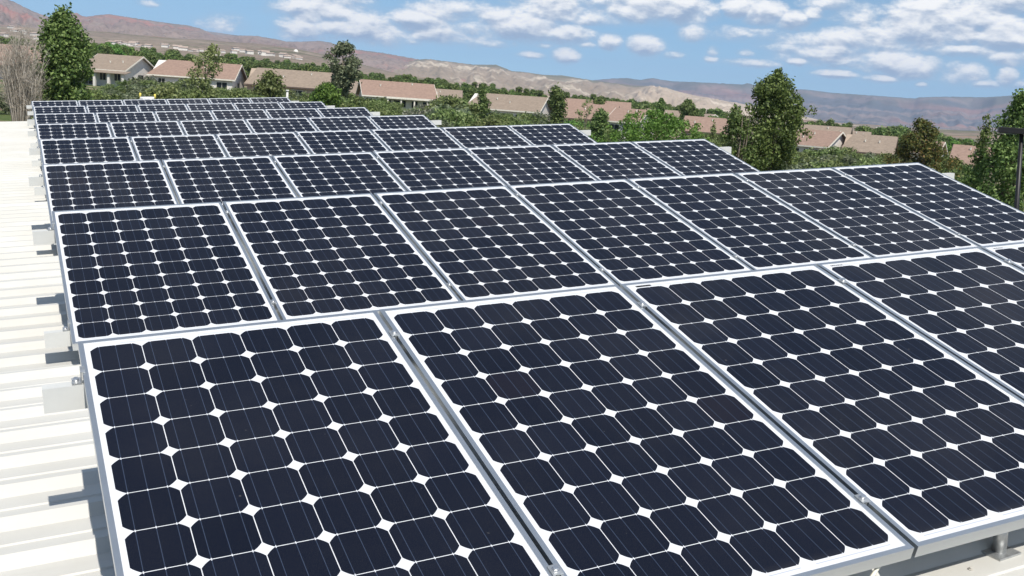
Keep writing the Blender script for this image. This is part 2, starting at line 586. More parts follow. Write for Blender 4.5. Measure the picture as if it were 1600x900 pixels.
m_fascia = simple('cream_fascia', (0.6, 0.55, 0.46), 0.6, 0, 0.08, 2)
m_wall = simple('stucco_wall', (0.50, 0.41, 0.31), 0.9, 0, 0.1, 3, bump=0.2)

bld = empty('building', RM @ Matrix.Translation((0, 0, ROOF)))
tag(bld, 'building whose white ribbed metal roof carries all the solar panels', 'building')
per, ph = 0.2955, -0.03
prof = []
k = math.floor((RY0 - ph) / per)
while True:
    y = ph + k * per
    if y > RY1 - 0.3:
        break
    if y > RY0:
        prof += [(y, 0.0), (y + 0.042, 0.034), (y + 0.072, 0.034), (y + 0.114, 0.0), (y + 0.178, 0.0), (y + 0.184, 0.005), (y + 0.196, 0.005), (y + 0.202, 0.0)]
    k += 1
prof = [(RY0, 0.0)] + prof + [(RY1, 0.0)]
mb = MB()
vs = [(RX0, y, z) for y, z in prof] + [(RX1, y, z) for y, z in prof]
npf = len(prof)
mb.add(vs, [(i, i + npf, i + npf + 1, i + 1) for i in range(npf - 1)])
part('roof_sheet', mb.mesh('roof_sheet', m_roof), bld)
mb = MB()
mb.box(RX1 + 0.002, RX1 + 0.05, RY0, RY1 + 0.05, -0.28, 0.02)
mb.box(RX0, RX1, RY1 + 0.002, RY1 + 0.05, -0.28, 0.02)
part('fascia', mb.mesh('fascia', m_fascia), bld)
mb = MB()
mb.box(RX0 + 0.4, RX1 - 0.35, RY0 + 0.3, RY1 - 0.35, -6.2, -0.06)
part('wall', mb.mesh('wall', m_wall), bld)
for i in range(2):
    for x in np.arange(2.34, 7.8, 0.305):
        s_ = MB()
        s_.tube([(0, 0, 0.0005), (0, 0, 0.003)], 0.008, 10)
        s_.tube([(0, 0, 0.003), (0, 0, 0.009)], 0.005, 6)
        if i == 0 and x < 2.35:
            SCREW = s_.mesh('screw', m_screw)
        o = part('screw', SCREW, bld)
        o.location = (x + 0.13 * i, -1.565 - 0.2955 * i, 0.0)

# ------------------------------------------------------------------ solar panels
TILT = 0.26556
PITCH, CELL, GAP = 1.02986, 0.159, 0.0145
MXX, MY = 0.0307, 0.045
PW, PL = 6 * CELL + 2 * MXX, 10 * CELL + 2 * MY
PX0 = 0.0243 - MXX
DX = [0.0, 0.0356, 0.0662, 0.1246, 0.1619, 0.2073, 0.2617, 0.2907]
DS = [0.0, 3.3532, 6.6553, 10.1063, 13.5963, 17.1048, 20.5955, 24.0886]
NP = [7, 7, 7, 7, 6, 6, 6, 6]
FH, FWD = 0.039, 0.016
FTOP = 0.012

m_alu, t, b = mat('anodised_aluminium')
c = t.new('ShaderNodeTexCoord')
mp = t.new('ShaderNodeMapping')
t.l.new(c.outputs['Object'], mp.inputs[0])
mp.inputs['Scale'].default_value = (3, 3, 40)
n = t.noise(mp.outputs[0], 3.0, 4, 0.6)
t.put(b.inputs['Base Color'], t.mix(n, (0.58, 0.60, 0.61, 1), (0.66, 0.68, 0.69, 1)))
b.inputs['Metallic'].default_value = 0.9
t.put(b.inputs['Roughness'], t.mixf(n, 0.28, 0.4))

m_pv, t, b = mat('cells_under_glass')
c = t.new('ShaderNodeTexCoord')
sp = t.new('ShaderNodeSeparateXYZ')
t.l.new(c.outputs['Object'], sp.inputs[0])
X = t.m('DIVIDE', t.m('SUBTRACT', sp.outputs[0], MXX), CELL)
Y = t.m('DIVIDE', t.m('SUBTRACT', sp.outputs[1], MY), CELL)
ix, iy = t.m('FLOOR', X), t.m('FLOOR', Y)
lx = t.m('MULTIPLY', t.m('SUBTRACT', t.m('SUBTRACT', X, ix), 0.5), CELL)
ly = t.m('MULTIPLY', t.m('SUBTRACT', t.m('SUBTRACT', Y, iy), 0.5), CELL)
ax, ay = t.m('ABSOLUTE', lx), t.m('ABSOLUTE', ly)
HC = 0.0783
ins = t.m('MULTIPLY', t.m('LESS_THAN', ax, HC), t.m('LESS_THAN', ay, HC))
rr = t.m('SQRT', t.m('ADD', t.m('MULTIPLY', lx, lx), t.m('MULTIPLY', ly, ly)))
ins = t.m('MULTIPLY', ins, t.m('LESS_THAN', rr, HC * 1.215))
ing = t.m('MULTIPLY', t.m('MULTIPLY', t.m('GREATER_THAN', X, 0.0), t.m('LESS_THAN', X, 6.0)), t.m('MULTIPLY', t.m('GREATER_THAN', Y, 0.0), t.m('LESS_THAN', Y, 10.0)))
cellm = t.m('MULTIPLY', ins, ing)
bb = t.m('MINIMUM', t.m('ABSOLUTE', lx), t.m('ABSOLUTE', t.m('SUBTRACT', ax, 0.0505)))
bus = t.m('LESS_THAN', bb, 0.0010)
oi = t.new('ShaderNodeObjectInfo')
cidx = t.new('ShaderNodeCombineXYZ')
t.put(cidx.inputs[0], ix)
t.put(cidx.inputs[1], iy)
t.put(cidx.inputs[2], t.m('MULTIPLY', oi.outputs['Random'], 91.7))
wn = t.new('ShaderNodeTexWhiteNoise', noise_dimensions='3D')
t.l.new(cidx.outputs[0], wn.inputs['Vector'])
grain = t.noise(c.outputs['Object'], 420.0, 2, 0.7)
ccol = t.mix(wn.outputs['Value'], (0.0036, 0.0062, 0.0150, 1), (0.0072, 0.0100, 0.0205, 1))
ccol = t.mix(t.ss(wn.outputs['Value'], 0.975, 0.99), ccol, (0.0085, 0.0088, 0.0170, 1))
ccol = t.mix(t.m('MULTIPLY', t.ss(grain, 0.46, 0.70), 0.5), ccol, (0.034, 0.032, 0.032, 1))
ccol = t.mix(t.m('MULTIPLY', bus, 0.7), ccol, (0.050, 0.068, 0.110, 1))
tick = t.m('MULTIPLY', t.m('LESS_THAN', bb, 0.0013), t.m('MULTIPLY', t.m('GREATER_THAN', ay, HC - 0.0035), ing))
ccol = t.mix(tick, ccol, (0.6, 0.6, 0.62, 1))
stain = t.noise(c.outputs['Object'], 2.5, 4, 0.6)
back = t.mix(stain, (0.60, 0.605, 0.62, 1), (0.66, 0.66, 0.67, 1))
# tinned ribbons in the white margin above and below the cells
yb = t.m('MULTIPLY', t.m('SUBTRACT', sp.outputs[1], PL / 2), 1.0)
ayb = t.m('ABSOLUTE', yb)
pair = t.m('FLOOR', t.m('MULTIPLY', X, 0.5))
px_ = t.m('SUBTRACT', t.m('MULTIPLY', X, 0.5), pair)
rib = t.m('MULTIPLY', t.m('LESS_THAN', t.m('ABSOLUTE', t.m('SUBTRACT', ayb, PL / 2 - 0.0345)), 0.0017),
          t.m('MULTIPLY', t.m('GREATER_THAN', px_, 0.08), t.m('LESS_THAN', px_, 0.92)))
rib = t.m('MULTIPLY', rib, t.m('MULTIPLY', t.m('GREATER_THAN', X, 0.0), t.m('LESS_THAN', X, 6.0)))
back = t.mix(rib, back, (0.42, 0.44, 0.5, 1))
base = t.mix(cellm, back, ccol)
dvec = t.new('ShaderNodeVectorMath', operation='ADD')
t.l.new(c.outputs['Object'], dvec.inputs[0])
dof = t.new('ShaderNodeCombineXYZ')
t.put(dof.inputs[0], t.m('MULTIPLY', oi.outputs['Random'], 57.0))
t.l.new(dof.outputs[0], dvec.inputs[1])
dust = t.noise(dvec.outputs[0], 1.3, 5, 0.65)
edge = t.m('MULTIPLY', t.ss(t.m('ADD', sp.outputs[1], t.m('MULTIPLY', dust, 0.05)), 0.10, 0.03), 0.05)
spots = t.m('MULTIPLY', t.ss(t.noise(dvec.outputs[0], 38.0, 2, 0.5), 0.755, 0.80), 0.10)
base = t.mix(t.m('ADD', t.m('ADD', edge, spots), t.m('MULTIPLY', t.ss(dust, 0.42, 0.75), t.m('MULTIPLY_ADD', oi.outputs['Random'], 0.012, 0.006))), base, (0.5, 0.46, 0.4, 1))
t.put(b.inputs['Base Color'], base)
b.inputs['Roughness'].default_value = 0.5
b.inputs['Specular IOR Level'].default_value = 0.05
b.inputs['Coat Weight'].default_value = 0.36
t.put(b.inputs['Coat Roughness'], t.mixf(dust, 0.06, 0.14))
b.inputs['Coat IOR'].default_value = 1.17

m_lab = simple('paper_label', (0.75, 0.75, 0.76), 0.6, 0, 0.05, 30)
m_labink = simple('label_print', (0.52, 0.53, 0.56), 0.6)

mb = MB()
mb.box(0, PW, PL - FWD, PL, -FH, 0)
mb.box(0, PW, 0, FWD, -FH, 0)
mb.box(0, FWD, FWD, PL - FWD, -FH, 0)
mb.box(PW - FWD, PW, FWD, PL - FWD, -FH, 0)
# inner lips under the glass
mb.box(FWD, PW - FWD, FWD, FWD + 0.02, -FH, -FH + 0.003)
mb.box(FWD, PW - FWD, PL - FWD - 0.02, PL - FWD, -FH, -FH + 0.003)
FRAME = mb.mesh('frame', m_alu)
mb = MB()
mb.box(FWD, PW - FWD, FWD, PL - FWD, -0.009, -0.0022)
LAM = mb.mesh('glass', m_pv)
mb = MB()
mb.box(PW * 0.40, PW * 0.60, PL - 0.22, PL - 0.12, -0.035, -0.0092)
JB = mb.mesh('junction_box', simple('black_plastic', (0.02, 0.02, 0.02), 0.5), 0.004)
mb = MB()
x0, yl = MXX + 0.024, PL - 0.0318
mb.box(x0, x0 + 0.072, yl - 0.0072, yl + 0.0055, -0.00222, -0.0019, 0)
rnd = random.Random(5)
xx = x0 + 0.005
while xx < x0 + 0.064:
    wd_ = rnd.choice((0.0012, 0.002, 0.003))
    mb.box(xx, xx + wd_, yl - 0.004, yl + 0.001, -0.0019, -0.0017, 1)
    xx += wd_ + rnd.choice((0.0014, 0.0024, 0.004))
LABEL = mb.mesh('serial_label', [m_lab, m_labink])

PM = Matrix.Translation((0, 0, 0))
ORD = ['first', 'second', 'third', 'fourth', 'fifth', 'sixth', 'seventh', 'eighth']
ROWN = ['front row of the array', 'second row from the front', 'third row from the front', 'fourth row from the front', 'fifth row from the front', 'third row from the back', 'second row from the back', 'rearmost row of the array']


def row_mtx(k):
    # panel frame of a row: origin at its upper left corner, y up the panels
    return RM @ Matrix.Translation((DX[k], DS[k], 0)) @ Matrix.Rotation(TILT, 4, 'X')


proto = None
for k in range(8):
    for j in range(NP[k]):
        if j == 0:
            what = 'leftmost solar panel of the ' + ROWN[k] + ', above the bare white roof'
        elif j == NP[k] - 1 and k > 0:
            what = 'rightmost solar panel of the ' + ROWN[k] + ', beside the trees'
        else:
            what = ORD[j] + ' solar panel from the left end in the ' + ROWN[k]
        mtx = row_mtx(k) @ Matrix.Translation((PX0 + j * PITCH, -PL, -FH)) @ Matrix.Translation((0, 0, FH))
        if proto is None:
            proto = empty('solar_panel')
            tag(proto, what, 'solar panel', 'solar panels in rows on the white roof')
            part('frame', FRAME, proto)
            part('glass', LAM, proto)
            part('junction_box', JB, proto)
            o = proto
        else:
            o = copy_tree(proto)
            o['label'] = what
        jr = random.Random(k * 10 + j)
        o.matrix_world = mtx @ Matrix.Translation((jr.uniform(-.0012, .0012), jr.uniform(-.003, .003), jr.uniform(-.0006, .0006))) @ Matrix.Rotation(jr.uniform(-.0006, .0006), 4, 'Z')
        if k == 0 and j < 5:
            part('serial_label', LABEL, o)

# ------------------------------------------------------------------ mounting beams with clamps and posts
m_beam, t, b = mat('painted_purlin')
c = t.new('ShaderNodeTexCoord')
n = t.noise(c.outputs['Object'], 5.0, 5, 0.6)
t.put(b.inputs['Base Color'], t.mix(t.ss(n, 0.3, 0.7), (0.56, 0.555, 0.52, 1), (0.63, 0.625, 0.59, 1)))
b.inputs['Roughness'].default_value = 0.5
m_galv = simple('galvanised_steel', (0.5, 0.51, 0.51), 0.42, 0.75, 0.2, 25)
m_bolt = simple('bolt_steel', (0.7, 0.7, 0.7), 0.3, 0.9)
BH = 0.078


def bolt_mesh():
    s_ = MB()
    s_.tube([(0, 0, 0.0), (0, 0, 0.002)], 0.011, 12)
    s_.tube([(0, 0, 0.002), (0, 0, 0.010)], 0.0085, 6)
    return s_.mesh('bolt', m_bolt)


BOLT = bolt_mesh()
mb = MB()
hg = GAP / 2
mb.box(-hg - 0.008, hg + 0.008, -0.019, 0.019, 0.001, 0.0045)
mb.box(-hg + 0.003, hg - 0.003, -0.019, 0.019, -FH, 0.0008)
MIDC = mb.mesh('clamp', m_galv, 0.0006)
mb = MB()
mb.box(-0.032, -0.003, -0.019, 0.019, -FH, -FH + 0.004)
mb.box(-0.006, -0.002, -0.019, 0.019, -FH + 0.004, 0.001)
mb.box(-0.006, 0.008, -0.019, 0.019, 0.0011, 0.0045)
ENDC = mb.mesh('end_clamp', m_galv)
POSTS = {}
mb = MB()
mb.box(-0.05, 0.05, -0.042, 0.042, 0.0005, 0.007)
BASEP = mb.mesh('base_plate', m_galv, 0.001)


def post_mesh(h, d_):
    key = (round(h, 3), round(d_, 3))
    if key not in POSTS:
        s_ = MB()
        s_.tube([(0, 0, 0.007), (0, 0, h)], 0.021, 18)
        s_.box(-0.016, 0.016, 0.0, d_ - 0.0215, h - 0.022, h - 0.008)
        POSTS[key] = s_.mesh('post', m_galv)
    return POSTS[key]


for k in range(8):
    for v, side in ((0.185, 'upper'), (1.455, 'lower')):
        xL, xR = -0.125, NP[k] * PITCH + 0.235
        yz = Matrix.Rotation(TILT, 3, 'X') @ Vector((0, -v, -FH))
        ztop = yz.z - 0.006
        root = empty('mounting_beam', RM @ Matrix.Translation((DX[k], DS[k] + yz.y, ztop)))
        tag(root, 'white steel beam along the ' + ('top edge' if side == 'upper' else 'bottom edge') + ' of the ' + ROWN[k], 'mounting beam', 'white beams carrying the panel rows')
        s_ = MB()
        s_.box(xL, xR, -0.021, -0.018, -BH, 0)
        s_.box(xL, xR, -0.0179, 0.03, -0.003, 0)
        s_.box(xL, xR, -0.0179, 0.03, -BH, -BH + 0.003)
        part('purlin', s_.mesh('purlin', m_beam), root)
        tl = Matrix.Rotation(TILT, 4, 'X')
        offs = Matrix.Translation((0, 0, -ztop)) @ Matrix.Translation((0, -yz.y, 0)) @ tl
        for j in range(NP[k] + 1):
            if j == 0:
                mt_ = offs @ Matrix.Translation((PX0, -v, 0))
                o = part('end_clamp', ENDC, root)
                bo = (-0.02, 0, -FH + 0.004)
            elif j == NP[k]:
                mt_ = offs @ Matrix.Translation((PX0 + (j - 1) * PITCH + PW, -v, 0)) @ Matrix.Rotation(math.pi, 4, 'Z')
                o = part('end_clamp', ENDC, root)
                bo = (-0.02, 0, -FH + 0.004)
            else:
                mt_ = offs @ Matrix.Translation((PX0 + j * PITCH - GAP / 2 + 0.0005, -v, 0))
                o = part('clamp', MIDC, root)
                bo = (0, 0, 0.0045)
            o.matrix_local = mt_
            b_ = part('bolt', BOLT, o)
            b_.location = bo
        hpost = ztop - BH - ROOF
        xs_ = [0.45 + 2.06 * i for i in range(4)]
        for xp in xs_:
            if xp > xR - 0.1:
                continue
            d_ = 0.043 + (((DS[k] + yz.y - 0.043 - ph) % per) - 0.280) % per      # the foot stands in the flat of a pan
            zoff = 0.0
            o = part('post', post_mesh(hpost + BH * 0.35, d_), root)
            o.location = (xp, -d_, ROOF - ztop + zoff)
            q = part('base_plate', BASEP, o)
            q.rotation_euler = (0, 0, R(3))

# cable loop under the front edge
m_cab = simple('pale_cable', (0.72, 0.68, 0.55), 0.5)
mb = MB()
pts = []
for i in range(15):
    u = i / 14
    pts.append((1.62 + 0.34 * u, -1.585 - 0.04 * math.sin(math.pi * u), -0.50 - 0.045 * math.sin(math.pi * u) * 1.2 + 0.03 * u))
mb.tube(pts, 0.006, 8)
o = link('cable', mb.mesh('cable', m_cab))
o.matrix_world = RM
tag(o, 'pale cable hanging in a loop under the front edge of the panels', 'cable')

# small pipes behind the rearmost row
m_yel = simple('yellow_paint', (0.75, 0.62, 0.12), 0.5)
m_pale = simple('pale_paint', (0.62, 0.6, 0.55), 0.6)
for (px, yt, lab, mm) in ((219, 145, 'short yellow topped pipe behind the rearmost panels, the left one of two', m_yel), (242, 147, 'short yellow topped pipe behind the rearmost panels, the right one of two', m_yel)):
    p = at(px, 158, 31.5)
    root = empty('vent_pipe', Matrix.Translation((p[0], p[1], p[2] - 0.4)))
    tag(root, lab, 'pipe', 'yellow topped pipes behind the panels')
    zt = at(px, yt, 31.5)[2] - p[2] + 0.4
    s_ = MB()
    s_.tube([(0, 0, -4.0), (0, 0, zt - 0.15)], 0.022, 10)
    part('pipe', s_.mesh('pipe', m_pale), root)
    s_ = MB()
    s_.tube([(0, 0, zt - 0.15), (0, 0, zt - 0.015), (0, 0, zt)], [0.032, 0.032, 0.02], 10)
    part('cap', s_.mesh('cap', m_yel), root)
p0, p1 = at(219, 154, 31.2), at(241, 154, 31.2)
s_ = MB()
s_.tube([tuple(p0), tuple(p1)], 0.05, 10)
s_.tube([tuple(p0 + (p1 - p0) * 0.25), tuple(p0 + (p1 - p0) * 0.25 - np.array([0, 0, 4.5]))], 0.05, 10)
s_.tube([tuple(p0 + (p1 - p0) * 0.75), tuple(p0 + (p1 - p0) * 0.75 - np.array([0, 0, 4.5]))], 0.05, 10)
o = link('railing', s_.mesh('railing', simple('white_paint', (0.78, 0.77, 0.74), 0.5)))
tag(o, 'low white rail between the two yellow topped pipes', 'rail')
p = at(449, 143, 33)
s_ = MB()
s_.tube([(0, 0, -5.2), (0, 0, 0)], 0.035, 10)
s_.tube([(0, 0, 0), (0, 0, 0.05)], 0.05, 10)
o = link('vent_pipe', s_.mesh('vent_pipe', m_pale))
o.location = tuple(p)
tag(o, 'pale pipe standing behind the right end of the rearmost row', 'pipe')
# ------------------------------------------------------------------ houses
m_roofA = simple('pink_brown_shingle', (0.285, 0.19, 0.145), 0.9, 0, 0.13, 2.2)
m_roofB = simple('tan_shingle', (0.265, 0.205, 0.155), 0.9, 0, 0.13, 2.2)
m_stuc = simple('pale_stucco', (0.70, 0.65, 0.60), 0.9, 0, 0.06, 1.5)
m_stucd = simple('tan_stucco', (0.40, 0.31, 0.235), 0.9, 0, 0.08, 1.5)
m_trim = simple('cream_trim', (0.7, 0.65, 0.56), 0.7)
m_brn = simple('brown_trim', (0.10, 0.07, 0.055), 0.7)
m_glass, t, b = mat('window_glass')
b.inputs['Base Color'].default_value = (0.015, 0.02, 0.025, 1)
b.inputs['Roughness'].default_value = 0.08
SC = 1 / F


def house(label, pxl, pxr, ye, yr, r, yaw, roofm, wallm, depth=10.5, wallh=2.7, wins=4, porch=False, awning=None, hipl=0.0, vents=2):
    """gabled house: front eave between two pixel columns, eave and ridge at two pixel rows, r metres away"""
    a = R(yaw)
    pm = (pxl + pxr) / 2
    d = at(pm, ye, r) - EYE
    face = math.atan2(-d[0], -d[1])            # direction from the house to the eye
    wid = (pxr - pxl) * SC * r / max(0.3, math.cos(a))
    rise = (ye - yr) * SC * r + 0.15
    ze = at(pm, ye, r)[2]
    z0 = ze - wallh
    phi = math.pi - face + a                        # local -y looks at the eye
    root = empty('house', Matrix.Translation(tuple(at(pm, ye, r)[:2]) + (z0,)) @ Matrix.Rotation(phi, 4, 'Z') @ Matrix.Translation((0, 0.55, 0)))
    tag(root, label, 'house', 'houses behind the shrubs')
    hw = wid / 2
    ov = 0.55
    zr = wallh + rise
    s_ = MB()
    x0, x1 = -hw + ov, hw - ov
    dz = rise / (depth / 2 + ov)
    zg = zr - 0.16 - 0.02
    ey = wallh - 0.16 + dz * ov
    s_.add([(x0, 0, -2.5), (x1, 0, -2.5), (x1, depth, -2.5), (x0, depth, -2.5), (x0, 0, ey), (x1, 0, ey), (x1, depth, ey), (x0, depth, ey), (x0, depth / 2, zg), (x1, depth / 2, zg)],
           [(0, 1, 5, 4), (2, 3, 7, 6), (3, 0, 4, 8, 7), (1, 2, 6, 9, 5), (3, 2, 1, 0), (4, 5, 9, 8), (6, 7, 8, 9)])
    part('wall', s_.mesh('wall', wallm), root)
    s_ = MB()
    th = 0.15
    for sgn in (0, 1):
        ya, yb = (-ov, depth / 2) if sgn == 0 else (depth + ov, depth / 2)
        vs = []
        for zz in (0, -th):
            vs += [(-hw, ya, wallh + zz), (hw, ya, wallh + zz), (hw - hipl * 0, yb, zr + zz), (-hw + hipl, yb, zr + zz)]
        fs = [(0, 1, 2, 3), (7, 6, 5, 4), (0, 4, 5, 1), (1, 5, 6, 2), (2, 6, 7, 3), (3, 7, 4, 0)]
        if sgn:
            fs = [f[::-1] for f in fs]
        s_.add(vs, fs)
    rf = part('roof', s_.mesh('roof', roofm), root)
    rng = random.Random(int(pxl))
    for i in range(vents):
        xv = rng.uniform(-hw * 0.6, hw * 0.6)
        yv = rng.uniform(depth * 0.15, depth * 0.4)
        zv = wallh + dz * (yv + ov)
        s_ = MB()
        s_.tube([(xv, yv, zv - 0.1), (xv, yv, zv + 0.38)], 0.11, 8)
        s_.tube([(xv, yv, zv + 0.38), (xv, yv, zv + 0.44)], 0.16, 8)
        part('vent', s_.mesh('vent', m_trim), rf)
    s_ = MB()
    s_.box(-hw, hw, -ov - 0.06, -ov - 0.003, wallh - 0.24, wallh - 0.01)
    for xg, sg in ((hw, 1), (-hw + 0.0, -1)):
        for ya, yb in ((-ov, depth / 2), (depth + ov, depth / 2)):
            if hipl and sg < 0:
                continue
            xa, xb = (xg + 0.003, xg + 0.07) if sg > 0 else (xg - 0.07, xg - 0.003)
            s_.add([(xa, ya, wallh - 0.25), (xb, ya, wallh - 0.25), (xb, yb, zr - 0.25), (xa, yb, zr - 0.25), (xa, ya, wallh), (xb, ya, wallh), (xb, yb, zr), (xa, yb, zr)],
                   [(0, 1, 2, 3), (7, 6, 5, 4), (0, 4, 5, 1), (1, 5, 6, 2), (2, 6, 7, 3), (3, 7, 4, 0)])
    part('fascia', s_.mesh('fascia', m_brn if wallm is m_stucd else m_trim), root)
    for i in range(wins):
        xc = x0 + (x1 - x0) * (i + 0.5 + rng.uniform(-0.12, 0.12)) / wins
        ww, zb, zt = rng.choice(((0.7, 0.9, 2.1), (0.9, 0.05, 2.1), (0.55, 0.9, 2.1), (1.1, 0.9, 2.1)))
        s_ = MB()
        for bx in ((xc - ww - 0.08, xc - ww, zb - 0.08, zt + 0.08), (xc + ww, xc + ww + 0.08, zb - 0.08, zt + 0.08), (xc - ww, xc + ww, zb - 0.08, zb), (xc - ww, xc + ww, zt, zt + 0.08), (xc - 0.03, xc + 0.03, zb, zt)):
            s_.box(bx[0], bx[1], -0.06, -0.002, bx[2], bx[3])
        wf = part('window', s_.mesh('window', m_trim), root)
        s_ = MB()
        s_.box(xc - ww, xc + ww, -0.024, -0.004, zb, zt)
        part('pane', s_.mesh('pane', m_glass), wf)
    # gable window
    s_ = MB()
    s_.box(x1 + 0.002, x1 + 0.05, depth * 0.42, depth * 0.58, 0.9, 2.1)
    part('window', s_.mesh('window', m_glass), root)
    if porch:
        s_ = MB()
        for i in range(4):
            xp = x0 + 0.3 + i * 2.6
            s_.box(xp, xp + 0.42, -1.9, -1.5, -2.0, wallh - 0.62)
        part('porch_column', s_.mesh('porch_column', m_stuc), root)
        s_ = MB()
        s_.add([(x0 - 0.2, -2.3, wallh - 0.5), (x0 + 9.2, -2.3, wallh - 0.5), (x0 + 9.2, -ov - 0.08, wallh - 0.14), (x0 - 0.2, -ov - 0.08, wallh - 0.14),
                (x0 - 0.2, -2.3, wallh - 0.61), (x0 + 9.2, -2.3, wallh - 0.61), (x0 + 9.2, -ov - 0.08, wallh - 0.25), (x0 - 0.2, -ov - 0.08, wallh - 0.25)],
               [(0, 1, 2, 3), (7, 6, 5, 4), (0, 4, 5, 1), (1, 5, 6, 2), (2, 6, 7, 3), (3, 7, 4, 0)])
        part('porch_roof', s_.mesh('porch_roof', roofm), root)
    if awning:
        u0, u1 = awning
        s_ = MB()
        s_.box(-hw + u0 * wid, -hw + u1 * wid, -ov - 1.9, -ov - 0.07, wallh - 0.34, wallh - 0.02)
        part('awning', s_.mesh('awning', m_trim), root)
        for u in np.linspace(u0 + 0.02, u1 - 0.02, 4):
            xp = -hw + u * wid
            s_ = MB()
            s_.box(xp - 0.12, xp + 0.12, -ov - 1.7, -ov - 1.46, -2, wallh - 0.345)
            part('porch_column', s_.mesh('porch_column', m_trim), root)
    return root


HR = 195
house('house with long pink roof and white columns behind the bare grey bush', -60, 66, 96, 73, HR, -8, m_roofA, m_stuc, porch=True)
house('house with pale gable and white porch columns right of the tall leafy tree', 128, 190, 108, 87, HR, -30, m_roofB, m_stuc, depth=11.5, porch=True, wins=3)
house('house with pinkish roof behind the thin light green tree', 236, 360, 120, 98, HR, -14, m_roofA, m_stuc, hipl=2.2)
house('house with long tan roof left of the round grey green tree', 385, 512, 135, 111, HR, -6, m_roofB, m_stucd, hipl=1.6)
house('small stretch of tan roof between the round tree and the long pink roof', 505, 562, 146, 127, HR + 35, 4, m_roofB, m_stucd, wins=2)
house('house with long pink roof and a white awning strip below its eave', 568, 684, 152, 130, HR, 8, m_roofA, m_stuc, awning=(0.3, 0.86), wins=5)
house('tan roofed wing behind the right end of the roof with the white awning', 672, 722, 155, 141, HR + 25, 0, m_roofB, m_stucd, wins=1)
house('house with tan roof and a bright white gable facing right', 722, 842, 171, 149, HR, -16, m_roofB, m_stuc, hipl=2.0)
house('house with pink roof behind the thin bare saplings', 872, 962, 186, 164, HR, -5, m_roofA, m_stucd, wins=3)
house('pale pink roof rising behind the roof with the bare saplings', 880, 985, 173, 158, HR + 60, 0, m_roofA, m_stucd, wins=2)
house('house with pink roof whose right gable rises from the bright green shrubs', 945, 998, 190, 171, HR - 10, -18, m_roofA, m_stuc, wins=2)
house('house with tan roof just above the bright green shrubs', 1004, 1062, 190, 173, HR + 30, -5, m_roofB, m_stucd, wins=2)
house('house with pink roof between the bright green shrubs and the poplar', 1062, 1132, 206, 185, HR, -8, m_roofA, m_stucd, wins=3)
house('small roof with a dark gable above the bright green shrubs', 1075, 1101, 186, 178, HR + 70, -25, m_roofB, m_stuc, wins=1, vents=0)
house('house with pink roof and white gable beside the poplar', 1228, 1291, 227, 205, HR - 15, -22, m_roofA, m_stuc, wins=3)
house('tan roof behind the pink roof beside the poplar', 1248, 1322, 219, 199, HR + 25, -5, m_roofB, m_stucd, wins=2)
house('low tan roof behind the long tan roof on the right', 1318, 1358, 218, 207, HR + 45, 0, m_roofB, m_stucd, wins=1)
house('house with long tan roof left of the yellowing tree', 1314, 1392, 238, 214, HR - 15, -4, m_roofB, m_stucd, hipl=1.6, wins=3)
house('roof corner showing right of the yellowing tree', 1425, 1464, 240, 223, HR, -8, m_roofA, m_stuc, wins=1)
house('house with pink roof partly behind the dark cypress like trees', 1485, 1545, 262, 233, HR - 25, -4, m_roofA, m_stucd, wins=2)

# tiny houses dotting the slopes
m_far = simple('far_white_wall', (0.72, 0.68, 0.62), 0.9)
m_farr = simple('far_roof', (0.38, 0.3, 0.25), 0.9)
s_ = MB()
s_.box(-0.5, 0.5, -0.35, 0.35, -0.3, 0.30)
s_.add([(-0.56, -0.42, 0.28), (0.56, -0.42, 0.28), (0.56, 0.42, 0.28), (-0.56, 0.42, 0.28), (-0.56, 0, 0.5), (0.56, 0, 0.5)], [(0, 1, 5, 4), (2, 3, 4, 5), (0, 4, 3), (1, 2, 5), (3, 2, 1, 0)], 1)
FARH = s_.mesh('far_house', [m_far, m_farr])
rng = random.Random(11)
for (xa, xb, ya, yb, n, lab) in ((0, 60, 38, 58, 12, 'tiny pale house on the red slope at far left'), (165, 235, 62, 72, 14, 'tiny white house on the slope above the leafy tree'),
                                 (238, 350, 66, 84, 20, 'tiny pale house on the slope behind the thin green tree'), (360, 470, 76, 90, 16, 'tiny pale house on the bluff under the pink ridge'),
                                 (1300, 1420, 192, 208, 9, 'tiny pale house on the plain below the far mesa'), (690, 900, 128, 152, 8, 'tiny pale house at the foot of the tan cliffs'), (1380, 1490, 206, 222, 4, 'tiny white house beyond the yellowing tree')):
    for i in range(n):
        px = rng.uniform(xa, xb)
        yy = ya + (yb - ya) * ((px - xa) / (xb - xa) * 0.75 + rng.random() * 0.25) if xa < 600 else rng.uniform(ya, yb)
        # walk outwards until the ray meets the ground
        best_r = None
        for r in np.geomspace(500, 2400, 60):
            p = at(px, yy, r)
            if p[2] <= gz(p[0], p[1]) + 2:
                best_r = r
                break
        r = best_r or rng.uniform(800, 1400)
        p = at(px, yy, r)
        o = link('far_house', FARH)
        sc = rng.uniform(3.2, 7.5) * (r / 1200) ** 0.6
        p[2] = gz(p[0], p[1]) + sc * 0.22
        o.location = tuple(p)
        o.scale = (sc, sc, sc * rng.uniform(0.6, 0.9))
        o.rotation_euler = (0, 0, rng.uniform(-1, 1))
        tag(o, lab, 'house', 'tiny houses: ' + lab[5:])
